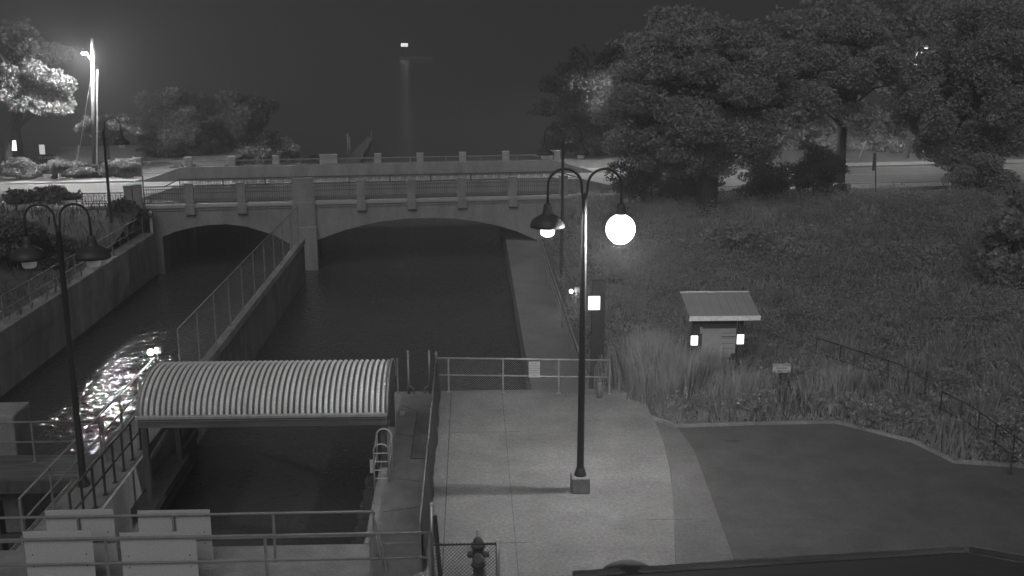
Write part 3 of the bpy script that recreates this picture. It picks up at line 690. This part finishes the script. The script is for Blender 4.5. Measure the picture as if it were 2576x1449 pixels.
    for v0,v1,m in ((6.45,6.55,0),(6.7,6.8,0),(3.0,3.12,0),(9.9,10.02,0)): mb.quad(buv(-70,v0,1.504),buv(130,v0,1.504),buv(130,v1,1.504),buv(-70,v1,1.504))
    struct(mb.build('road_markings','mark'))
    mb=MB()
    for (u0,u1) in ((-70,uL-.5),(uR+.05,130)):
        for v0,v1 in ((.4,2.1),(10.75,12.4)): bb(mb,u0,u1,v0,v1,1.44,1.56)
    struct(mb.build('pavement','pale'))
    mb=MB()
    for (u0,u1) in ((-70,uL-1.2),(uR+.05,130)):
        for v0,v1 in ((2.3,2.65),(10.42,10.7)): bb(mb,u0,u1,v0,v1,1.40,1.58)
    struct(mb.build('kerb','pale'))
bridge()
# gauge staff at the bridge corner
p=ony(380,560,P0.y-.6); t=empty('staff_gauge',(p.x,p.y,-2),'tall pale staff gauge and dark guide rail at the bridge corner','gauge')
mb=MB(); z0=ony(380,602,p.y).z; z1=ony(380,530,p.y).z; mb.box((p.x-.06,p.y-.03,z0),(p.x+.08,p.y,z1)); mb.build('board','sign',t)
mb=MB(); mb.box((p.x-.12,p.y+.001,-3.5),(p.x-.02,p.y+.08,z1+.05)); mb.build('guide','iron',t)
mb=MB(); mb.tube([(p.x-.25,p.y,0.3),(p.x-.25,p.y,3.3)],.03,n=6); mb.build('pole','iron',t)

# ------------------------------------------------------------------ utility pole with street light
YP=73.0
b_=ony(238,455,YP); tp=ony(232,97,YP)
t=empty('utility_pole',(b_.x,YP,b_.z),'tall pale wooden utility pole with bright street light','utility pole')
mb=MB(); mb.tube([(b_.x,YP,b_.z),(tp.x,YP,tp.z)],[.16,.12],n=14); mb.build('pole','pole',t,smooth=True)
mb=MB(); mb.tube([(b_.x+.16,YP-.05,b_.z),(tp.x+.18,YP-.05,tp.z-2)],.045,n=8); mb.build('conduit','steel',t)
l=ony(211,131,YP-1.1)
mb=MB(); mb.tube([(tp.x,YP-.1,tp.z-1.6),(tp.x-.15,YP-.5,tp.z-1.2),(l.x+.1,YP-1.0,l.z+.12)],.035,n=8); mb.build('arm','steel',t,smooth=True)
mb=MB(); mb.lathe([(0,.22),(.09,.2),(.13,.1),(.2,.04),(.21,0),(.12,.0)],(l.x,YP-1.1,l.z),16); hd=mb.build('lamp_head','steel',t,smooth=True)
mb=MB(); mb.lathe([(.16,0),(.15,-.08),(.08,-.14),(0,-.15)],(l.x,YP-1.1,l.z),16); mb.build('globe','glow_hot',hd,smooth=True)
lamp('street_light_source',(l.x,YP-1.1,l.z-.22),6300,.20,t)
mb=MB(); mb.tube([(tp.x-.05,YP-.2,tp.z-1.7),ony(190,440,YP-1.6)],.012,n=5); mb.build('guy_wire','steel',t)
mb=MB(); g0=ony(198,365,YP-1.55); g1=ony(190,430,YP-1.6); mb.tube([g0,g1],.04,n=6); mb.build('guy_sleeve','sign',t)
# second pole at the right, beyond the trees, and street furniture
def thinpole(name,px0,py0,px1,py1,Y,r,m,label,cat,parts=None):
    a=ony(px0,py0,Y); b=ony(px1,py1,Y); t=empty(name,a,label,cat); mb=MB(); mb.tube([a,b],r,n=8); mb.build('pole',m,t,smooth=True); return t,a,b
thinpole('utility_pole',2308,430,2306,90,82,.13,'pole','distant utility pole showing between the dark trees','utility pole')
t,a,b=thinpole('sign_post',2203,506,2203,386,60.5,.035,'black','thin dark sign post before the lit street','sign post')
mb=MB(); mb.box((b.x-.03,b.y+.04,b.z-1.0),(b.x+.03,b.y+.3,b.z)); mb.build('sign_edge','iron',t)
t,a,b=thinpole('guy_marker',2150,425,2178,355,76,.035,'sign','leaning pale guy wire guard beyond the street','guy wire')
t,a,b=thinpole('roadside_sign',2132,430,2132,402,76,.03,'steel','small lit sign on a post beyond the street','sign')
mb=MB(); mb.box((b.x-.12,b.y-.05,b.z-.35),(b.x+.12,b.y-.03,b.z)); mb.build('face','sign',t)
def roadlamp(px,py,Y,power,label):
    l=ony(px,py,Y); t=empty('street_light',(l.x,Y+1.6,1.4),label,'street light'); mb=MB(); mb.tube([(l.x,Y+1.6,1.3),(l.x,Y+1.6,l.z-.3)],[.11,.07],n=10); mb.build('pole','steel',t,smooth=True)
    mb=MB(); mb.tube([(l.x,Y+1.6,l.z-.4),(l.x,Y+1.2,l.z+.1),(l.x,Y+.1,l.z+.15)],.035,n=8); mb.build('arm','steel',t,smooth=True)
    mb=MB(); mb.lathe([(0,.22),(.13,.18),(.2,.08),(.21,0),(.12,.0)],(l.x,Y,l.z),16); hd=mb.build('lamp_head','steel',t,smooth=True)
    mb=MB(); mb.lathe([(.14,0),(.10,-.06),(0,-.08)],(l.x,Y,l.z),14); mb.build('lens','glow_face',hd,smooth=True)
    lamp('street_light_source',(l.x,Y,l.z-.2),power,.16,t,spot=170)
roadlamp(1640,150,76,3600,'street light hidden inside the crown of the tree beyond the bridge')
roadlamp(2330,120,78,1500,'street light hidden behind the tall tree at the far side of the gap')
# left roadside signs and park sign
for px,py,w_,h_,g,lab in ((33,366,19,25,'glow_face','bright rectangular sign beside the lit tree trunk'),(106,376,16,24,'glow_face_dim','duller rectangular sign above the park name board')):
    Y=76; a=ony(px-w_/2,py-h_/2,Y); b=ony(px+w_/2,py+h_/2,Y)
    t=empty('roadside_sign',((a.x+b.x)/2,Y,1.4),lab,'sign'); mb=MB(); mb.box((a.x,Y-.03,b.z),(b.x,Y,a.z)); mb.build('face',g,t)  # sign glow put in for reflected light
    mb=MB(); mb.box(((a.x+b.x)/2-.04,Y+.001,1.3),((a.x+b.x)/2+.04,Y+.05,a.z-.1)); mb.build('post','iron',t)
Y=77; a=ony(98,388,Y); b=ony(158,414,Y); t=empty('park_sign',((a.x+b.x)/2,Y,1.4),'dark wooden park name board near the roadside','sign')
mb=MB(); mb.box((a.x,Y-.05,b.z),(b.x,Y,a.z)); mb.build('board','kiosk',t)
for x in (a.x+.1,b.x-.2):
    mb=MB(); mb.box((x,Y+.001,1.3),(x+.1,Y+.1,a.z+.05)); mb.build('post','kiosk',t)
text('TENNEY PARK',.26,((a.x+b.x)/2,Y-.056,a.z-.25),(1,0,0),(0,0,1),'sign',t)
# dock, mooring poles, beacon pier on the lake
t=empty('boat_dock',onz(905,395,-1.6),'pale wooden dock reaching into the dark lake','dock')
mb=MB(); c=[onz(868,404,-1.7),onz(905,404,-1.7),onz(938,345,-1.7),onz(924,345,-1.7)]; mb.prism([(q.x,q.y) for q in c],-1.9,-1.7); mb.build('deck','timberl',t)
mb=MB()
for px,py in ((912,400),(925,375),(935,350)): q=onz(px,py,-1.7); mb.tube([(q.x,q.y,-1.7),(q.x,q.y,-.7)],.05,n=5)
mb.build('rail_posts','rail',t)
for i,(px,lab) in enumerate(((876,'taller pale mooring pole beside the dock'),(881,'thinner mooring pole nearest the dock'))):
    a=onz(px,400,-1.9); b=ony(px-2,336+8*i,a.y); t,_,_=thinpole('mooring_pole',px,400,px-2,336+8*i,a.y,.10-.02*i,'rail',lab,'pole')
Yb=520
t=empty('beacon_pier',(ony(1048,141,Yb).x,Yb,-2),'far breakwater pier with twin beacon lights on the lake','pier')
a=ony(1006,141,Yb); b=ony(1090,143,Yb); mb=MB(); mb.box((a.x,Yb,-3),(b.x,Yb+2,b.z+.1)); mb.build('pier','asphalt',t)
for px in (1014,1023):
    c=ony(px,113,Yb); mb=MB(); s_=1.0; mb.prism([(c.x-s_,Yb-.2),(c.x+.6,Yb-.2),(c.x+.6,Yb),(c.x-s_,Yb)],c.z-.8,c.z+.8); mb.build('beacon_lamp','beacon',t)
c=ony(1020,113,Yb); mb=MB(); mb.box((c.x-.3,Yb+.1,-1),(c.x+.3,Yb+.5,c.z+1)); mb.build('mast','iron',t)

# ------------------------------------------------------------------ lock house (roof corner near the camera)
def lockhouse():
    ze=6.0; a=onz(1500,1450,ze); b=onz(2430,1390,ze); d=(b-a).normalized(); a=a-d*0.2
    n=Vector((-d.y,d.x,0)); back=-n  # towards the camera
    if back.y>0: back=-back
    D=8.0
    t=empty('lock_house',(a+b)/2-Vector((0,0,6)),'low lock house whose roof corner shows at the bottom edge','building')
    rz=1.6; c0,c1=a,b; m0=a+back*D/2+Vector((0,0,rz)); m1=b+back*D/2+Vector((0,0,rz)); e0=a+back*D; e1=b+back*D
    dn=Vector((0,0,-.08))
    mb=MB()
    for q in ((c0,c1,m1,m0),(m0,m1,e1,e0)):
        mb.add(list(q)+[p+dn for p in q],[(0,1,2,3),(7,6,5,4),(0,4,5,1),(1,5,6,2),(2,6,7,3),(3,7,4,0)])
    mb.build('roof','roofd',t)
    mb=MB(); mb.obox(a-back*.05,b-back*.05,.10,ze-.12,ze+.02); mb.build('gutter','timberl',t,bevel=.01)
    mb=MB(); q=b+d*.03; mb.add([q,q+back*D/2+Vector((0,0,rz)),q+back*D/2+Vector((0,0,rz+.06)),q+Vector((0,0,.06)),q+d*.05,q+d*.05+back*D/2+Vector((0,0,rz)),q+d*.05+back*D/2+Vector((0,0,rz+.06)),q+d*.05+Vector((0,0,.06))],[(0,1,2,3),(7,6,5,4),(0,4,5,1),(3,2,6,7),(0,3,7,4),(1,5,6,2)]); mb.build('verge_trim','rail',t)
    p=a+back*.5+d*.4; q=b+back*.5-d*.4; r_=q+back*(D-1); s_=p+back*(D-1)
    mb=MB(); mb.prism([(v.x,v.y) for v in (p,q,r_,s_)],-.02,ze-.1); mb.build('walls','concd',t)
    for i in range(3):
        o=p.lerp(q,.2+.3*i); mb=MB(); mb.obox((o.x-back.x*.02,o.y-back.y*.02),((o+d*1.1).x-back.x*.02,(o+d*1.1).y-back.y*.02),.06,3.2,4.4); mb.build('window','iron',t)
    c=ony(1586,1449,10.2)
    mb=MB(); v_=empty('wall_lamp_hood',(c.x,c.y+.1,ze-.3),'round dark hood projecting beyond the lock house gutter','hood')
    cc=onz(1586,1447,ze-.02); mb.lathe([(.27,-.05),(.27,.0),(.25,.035),(.2,.07),(.1,.10),(0,.11)],(cc.x,cc.y+.28-.2,ze-.08),28); mb.build('cap','iron',v_,smooth=True)
    mb=MB(); mb.lathe([(.09,-.05),(.09,-.4),(0,-.4)],(cc.x,cc.y+.08,ze-.08),14); mb.build('neck','steel',v_)
lockhouse()

# ------------------------------------------------------------------ vegetation
def leafmesh(name, clumps, n, size, m, parent, flat=.6, seed=1, weights=None):
    rg=np.random.default_rng(seed); cl=np.array(clumps,float); wv=cl[:,3]*cl[:,4]*cl[:,5]; wv=wv/wv.sum()
    k=rg.choice(len(cl),n,p=wv); d=rg.normal(size=(n,3)); d/=np.linalg.norm(d,axis=1)[:,None]
    r=rg.random(n)**(1/2.4); p=cl[k,:3]+d*r[:,None]*cl[k,3:6]
    a=rg.normal(size=(n,3)); a/=np.linalg.norm(a,axis=1)[:,None]; b=rg.normal(size=(n,3)); b-= (a*b).sum(1)[:,None]*a; b/=np.linalg.norm(b,axis=1)[:,None]
    s=size*(.5+rg.random(n))[:,None]; a*=s; b*=s*flat
    v=np.stack([p-a,p-b*.8,p+a,p+b*.8],1).reshape(-1,3); v-=np.array(gpos(parent)) if parent else 0
    me=bpy.data.meshes.new(name); me.vertices.add(4*n); me.vertices.foreach_set('co',v.ravel()); me.loops.add(4*n); me.loops.foreach_set('vertex_index',np.arange(4*n,dtype=np.int32))
    me.polygons.add(n); me.polygons.foreach_set('loop_start',np.arange(0,4*n,4,dtype=np.int32)); me.polygons.foreach_set('loop_total',np.full(n,4,dtype=np.int32)); me.update(calc_edges=True)
    me.materials.append(M[m]); o=bpy.data.objects.new(name,me); C.objects.link(o)
    if parent: o.parent=parent
    return o
def tree(base, c, r, label, n=9000, size=.16, m='leaf', seed=1, nc=16, cr=.36, group='trees', trunk=.16, lean=0, name='tree'):
    rg=random.Random(seed); base=Vector(base); c=Vector(c); t=empty(name,base,label,'tree' if name=='tree' else 'shrub',group)
    cl=[]; mb=MB(); top=c+Vector((0,0,r[2]*.4)); mid=base.lerp(top,.45)+Vector((lean,0,0))
    mb.tube([base-Vector((0,0,.3)),base.lerp(mid,.5),mid,top],[trunk*1.25,trunk,trunk*.75,trunk*.25],n=9)
    for i in range(nc):
        while True:
            d=Vector((rg.uniform(-1,1),rg.uniform(-1,1),rg.uniform(-.85,1)))
            if .3<d.length<1: break
        p=c+Vector((d.x*r[0]*.8,d.y*r[1]*.8,d.z*r[2]*.8)); k=cr*rg.uniform(.6,1.25)
        cl.append((p.x,p.y,p.z,r[0]*k,r[1]*k,r[2]*k*.8))
        for _ in range(2):
            dd=Vector((rg.uniform(-1,1),rg.uniform(-1,1),rg.uniform(-.5,1))).normalized(); q_=p+Vector((dd.x*r[0]*k*1.1,dd.y*r[1]*k*1.1,dd.z*r[2]*k)); kk=cr*rg.uniform(.22,.45); cl.append((q_.x,q_.y,q_.z,r[0]*kk,r[1]*kk,r[2]*kk*.6))
        f=rg.uniform(.4,.95); s_=base.lerp(top,f); q=s_.lerp(p,.55)+Vector((0,0,.12*r[2]))
        mb.tube([s_,q,p],[trunk*.35,trunk*.2,trunk*.06],n=5,caps=False)
        for _ in range(3):   # twigs
            e_=p+Vector((rg.uniform(-1,1)*r[0]*k,rg.uniform(-1,1)*r[1]*k,rg.uniform(-.6,1)*r[2]*k)); mb.tube([p,e_],[trunk*.06,trunk*.03],n=3,caps=False)
    mb.build('trunk','bark',t,smooth=True)
    leafmesh('crown',cl,n,size,m,t,seed=seed)
    return t
def at(px,py,Y): return ony(px,py,Y)
def gnd(x,y): 
    return float(hR(np.array(x),np.array(y))) if x>0 else float(hL(np.array(x),np.array(y)))
def treepx(px,py,Y,rx,rz,label,bpx=None,ry=None,**k):
    c=at(px,py,Y); s=F_/Y; bx=at(bpx if bpx else px,py,Y).x
    return tree((bx,Y,gnd(bx,Y)),c,(rx/s,(ry or rx/s*.8),rz/s),label,**k)
treepx(85,228,74.6,122,92,'big leafy tree lit brightest beside the street light',bpx=-8,n=30000,size=.12,seed=3,nc=34,cr=.30,trunk=.26,lean=-.5,m='leafb')
treepx(20,130,80,150,75,'tall dim tree rising behind the brightly lit tree',n=9000,size=.2,seed=4,trunk=.3)
treepx(268,328,75.5,88,46,'small spreading tree in front of the utility pole foot',n=9000,size=.11,seed=5,cr=.34,trunk=.10)
treepx(412,305,82,108,100,'dim broad tree behind the first bridge pillars',n=13000,size=.17,seed=6,nc=24,cr=.3)
treepx(620,295,86,98,100,'dim round tree behind the middle bridge pillars',n=13000,size=.17,seed=7,nc=24,cr=.3)
treepx(1500,255,82,180,160,'large tree beyond the bridge with its edge catching light',n=34000,size=.15,seed=8,nc=70,cr=.2,trunk=.35)
treepx(1420,350,86,70,60,'small tree low beyond the bridge end with lit leaf tips',n=6000,size=.13,seed=28,trunk=.12)
treepx(1790,262,57,330,235,'huge dark tree with thick trunk before the lit street',n=110000,size=.10,seed=9,nc=110,cr=.18,trunk=.5,m='leafd')
treepx(2130,190,66,210,170,'dark tree above the gap where the street shows',n=70000,size=.11,seed=10,nc=70,cr=.21,trunk=.3,m='leafd')
treepx(2450,230,62,210,260,'tall dark tree at the far side of the street gap',n=90000,size=.10,seed=11,nc=80,cr=.21,trunk=.35,m='leafd')
treepx(2560,620,44,120,200,'dark overhanging tree above the planted slope',n=14000,size=.13,seed=12,nc=26,cr=.26,trunk=.18,m='leafd')
def shrub(px,py,Y,rx,rz,label,n=3000,size=.1,seed=1,m='leafd',group='shrubs',zb=None):
    c=at(px,py,Y); s=F_/Y; z=gnd(c.x,Y) if zb is None else zb
    t=tree((c.x,Y,z),c,(rx/s,rx/s*.8,rz/s),label,n=n,size=size,m=m,seed=seed,nc=24,cr=.32,group=group,trunk=.05,name='shrub'); return t
shrub(108,520,60,100,72,'large dark rounded shrub beside the lit street',9000,.11,21,'weed')
shrub(230,432,71,42,26,'low shrub at the foot of the utility pole',2500,.08,22,'leaf')
shrub(305,545,57,80,45,'rough shrub below the bridge end railing',4500,.09,23,'weed')
shrub(470,425,76,38,20,'low weeds behind the farthest bridge railing end',2500,.07,24,'leaf')
shrub(120,640,50,150,60,'dark bank of bushes above the channel wall',9000,.11,25,'weed')
shrub(1640,462,60,95,62,'leafy bush lit from the street behind it',7000,.07,26,'leaf')
shrub(1740,470,59,80,52,'leafy bush beside the thick dark trunk',6500,.07,27,'leaf')
shrub(1920,462,60,95,60,'lit bush on the far side of the thick trunk',7500,.07,31,'leaf')
shrub(2070,455,60,75,80,'tall bush hiding the street beside the gap',9000,.08,32,'leaf')
shrub(2480,450,60,110,95,'tall dark bush at the end of the street gap',12000,.09,33)
shrub(795,405,90,30,18,'pale weeds beyond the middle bridge pillar',1800,.07,34,'leaf')
shrub(1560,560,52,70,80,'tall bush behind the glaring lamp',5000,.1,35)
shrub(2300,700,48,170,110,'broad dark thicket high on the planted slope',12000,.1,36)
shrub(1900,640,50,200,100,'broad dark thicket behind the kiosk',12000,.1,37)
shrub(2500,880,38,120,120,'dark thicket above the nearer slope handrail',9000,.08,38)
for i,(px,py,rx,rz,lab) in enumerate(((1660,350,110,90,'background tree beyond the street left of the thick trunk'),(1880,340,130,100,'background tree beyond the street behind the thick trunk'),(2110,330,120,110,'background tree beyond the street near the leaning marker'),(2290,300,120,120,'background tree beyond the street behind the sign post'),(2480,310,130,120,'background tree beyond the street at the far end'))):
    treepx(px,py,93+i,rx,rz,lab,n=11000,size=.26,seed=60+i,nc=34,cr=.3,m='leafd')
for i,(px,py,rx,rz,nn,lab) in enumerate(((1600,438,90,50,3200,'loose hanging foliage before the street nearest the bridge'),(1700,450,90,55,3600,'loose foliage before the street left of the thick trunk'),(1960,445,90,55,3400,'loose foliage before the street right of the thick trunk'),(2050,420,60,60,3600,'loose foliage edging the street gap'))):
    shrub(px,py,58.5,rx,rz,lab,nn,.07,80+i,'leaf')
shrub(2200,375,88,190,40,'low dark hedge beyond the street gap',9000,.2,71)
shrub(20,600,48,120,70,'dark bushes by the far end of the wall railing',8000,.1,72,'weed')
shrub(400,395,84,110,50,'dark undergrowth beneath the dim broad tree',9000,.14,91)
shrub(600,385,87,120,50,'dark undergrowth beneath the dim round tree',9000,.14,92)
treepx(515,310,88,80,95,'dim narrow tree between the two dim trees behind the bridge',n=9000,size=.17,seed=97,nc=24,cr=.3)
shrub(700,390,88,60,45,'dark undergrowth nearest the boat dock',6000,.14,98)
shrub(1545,700,44,60,110,'dark bush beside the timber post with the square sign',7000,.07,93)
shrub(40,425,69.5,70,30,'dark low shrubs before the lit tree trunk',5000,.1,94)
shrub(165,428,69.5,65,28,'dark low shrubs between the small signs and the utility pole',5000,.1,95)
shrub(305,425,70,55,34,'dark low shrubs behind the farthest bridge pillar',5000,.1,96)
for i,(px,py,rx,rz,lab) in enumerate(((1720,140,190,130,'tall far tree rising above the thick trunked tree'),(2040,120,190,150,'tall far tree rising between the thick trunk and the street gap'),(2300,110,180,150,'tall far tree rising above the sign post'),(2560,140,170,170,'tall far tree at the far edge of the wood'))):
    treepx(px,py,100+2*i,rx,rz,lab,n=16000,size=.26,seed=160+i,nc=44,cr=.3,m='leafd')
# ground cover: blades scattered on the planted slope and bed
def blades(name, pts, hs, label, m='blade', w=.03, lean=.35, seed=5, leaves=0):
    rg=np.random.default_rng(seed); n=len(pts); pts=np.array(pts); hs=np.array(hs)
    an=rg.random(n)*2*math.pi; ln=rg.random(n)*lean*hs; tip=pts+np.stack([np.cos(an)*ln,np.sin(an)*ln,hs],1)
    an2=rg.random(n)*math.pi; wd=np.stack([np.cos(an2),np.sin(an2),np.zeros(n)],1)*w*(.5+rg.random(n))[:,None]
    mid=pts*.45+tip*.55; mid[:,2]+=hs*.08
    v=np.stack([pts-wd*.4,pts+wd*.4,mid+wd*.5,tip,mid-wd*.5],1).reshape(-1,3)
    me=bpy.data.meshes.new(name); me.vertices.add(5*n); me.vertices.foreach_set('co',v.ravel()); me.loops.add(5*n); me.loops.foreach_set('vertex_index',np.arange(5*n,dtype=np.int32))
    me.polygons.add(n); me.polygons.foreach_set('loop_start',np.arange(0,5*n,5,dtype=np.int32)); me.polygons.foreach_set('loop_total',np.full(n,5,dtype=np.int32)); me.update(calc_edges=True)
    me.materials.append(M[m]); o=bpy.data.objects.new(name,me); C.objects.link(o); return o
bedline=[(1565,948),(1600,985),(1640,1052),(1700,1072),(1900,1064),(2100,1060),(2190,1082),(2300,1110),(2400,1160),(2576,1172),(3000,1190)]
bw=[(onz(*p).x,onz(*p).y) for p in bedline]; bx=np.array([p[0] for p in bw]); by=np.array([p[1] for p in bw])
def scatter(n, x0,x1,y0,y1, seed, dens=None):
    rg=np.random.default_rng(seed); X=x0+(x1-x0)*rg.random(n); Y=y0+(y1-y0)*rg.random(n)
    lim=np.interp(X,bx,by); k=(Y>lim+.05)&(vv(X,Y)<-.3)&~((X<5.3)&(Y<34)); k&=~((np.abs(X-7.3)<.9)&(Y>31.0)&(Y<31.95)&(rg.random(n)<.6)); k&=~((np.abs(X-onz(1966,980).x*.985)<.5)&(Y>28.6)&(Y<31.3)&(rg.random(n)<.85)); X=X[k];Y=Y[k]
    Z=np.where(Y>31.45,hR(X,Y),0.0); return np.stack([X,Y,Z-.02],1)
rg=np.random.default_rng(3)
p=scatter(46000,4.6,24,24,34.5,1); h=(.35+.75*rg.random(len(p)))*(.55+.45*np.sin(p[:,0]*2.1)*np.sin(p[:,1]*1.7+1))
d=np.minimum((p[:,1]-np.interp(p[:,0],bx,by))/1.5,1); h=np.maximum(h*(.35+.65*d),.12)
tag(blades('prairie_plants',p,h,'',w=.04,lean=.6,seed=2),'dense tall flowering plants filling the bed by the kiosk','plants',kind='stuff')
p=scatter(70000,4.2,34,33,62,2); h=(.15+.45*rg.random(len(p)))*(.6+.4*np.sin(p[:,0]*.9)*np.cos(p[:,1]*.8))
tag(blades('slope_vegetation',p,h,'',m='leafd',w=.06,lean=.9,seed=3),'rough weeds and grass covering the slope to the street','ground cover',kind='stuff')
n=6000; X=-17-30*rg.random(n); Y=30+29*rg.random(n); p=np.stack([X,Y,hL(X,Y)-.02],1)
tag(blades('bank_vegetation',p,.2+.5*rg.random(n),'',m='weed',w=.06,lean=.8,seed=4),'rough grass on the bank behind the channel wall','ground cover',kind='stuff')
# lower leafy growth among the bed
pts=scatter(420,5.4,24,24,34,9); cl=[(q[0],q[1],q[2]+.35,.35,.35,.3+.25*random.random()) for q in pts]
o=leafmesh('bed_foliage',cl,52000,.055,'blade',None,seed=9); tag(o,'low leafy growth under the tall bed plants','plants',kind='stuff')
pts=scatter(1500,4.4,34,33.5,61,19); cl=[(q[0],q[1],q[2]+.25,.7,.7,.25+.5*random.random()) for q in pts]
o=leafmesh('thicket_foliage',cl,170000,.05,'leafd',None,seed=19); tag(o,'low tangled leafy growth over the whole slope','ground cover',kind='stuff')
# ornamental grass clumps
for i,(px,py,h,nb,lab) in enumerate(((1870,985,1.15,700,'loose pale clump in front of the kiosk post nearest the parking sign'),(1830,1000,1.0,600,'low pale clump below the kiosk poster'),(2110,985,1.3,800,'pale clump on the far side of the parking sign'),(1640,970,2.3,1500,'tall pale reed grass clump rising before the kiosk'),(1700,990,1.8,1100,'shorter reed grass clump beside the tallest one'),(1590,945,1.6,900,'thin reed grass clump at the bed corner by the plaza'),(1775,950,1.5,700,'leafy clump partly covering the kiosk poster'))):
    c=onz(px,py+30); t=empty('reed_grass',(c.x,c.y,0),lab,'plant','reed grass clumps'); rr=np.random.default_rng(40+i)
    P=np.stack([c.x+rr.normal(size=nb)*.30,c.y+rr.normal(size=nb)*.26,np.zeros(nb)],1)-np.array(t.location)
    o=blades('foliage',P,h*(.55+.45*rr.random(nb)),'',m='reed',w=.022,lean=.34,seed=50+i); o.parent=t

# ------------------------------------------------------------------ added haze
mb=MB(); mb.box((-160,-12,-8),(160,150,40)); hz_=mb.build('haze',mat('haze_mat',.5)); hz_['kind']='stuff'  # added volume for the lens veil and the glow at the lamps
m=bpy.data.materials.new('haze'); m.use_nodes=True; nt=m.node_tree; nt.nodes.clear(); out=nt.nodes.new('ShaderNodeOutputMaterial'); pv=nt.nodes.new('ShaderNodeVolumePrincipled')
pv.inputs['Color'].default_value=(.95,.95,.95,1); pv.inputs['Density'].default_value=.0017; pv.inputs['Anisotropy'].default_value=0.0
nt.links.new(pv.outputs[0],out.inputs['Volume']); hz_.data.materials.clear(); hz_.data.materials.append(m)
tag(hz_,'thin added haze standing in for lens veil and glow around the lamps','haze')
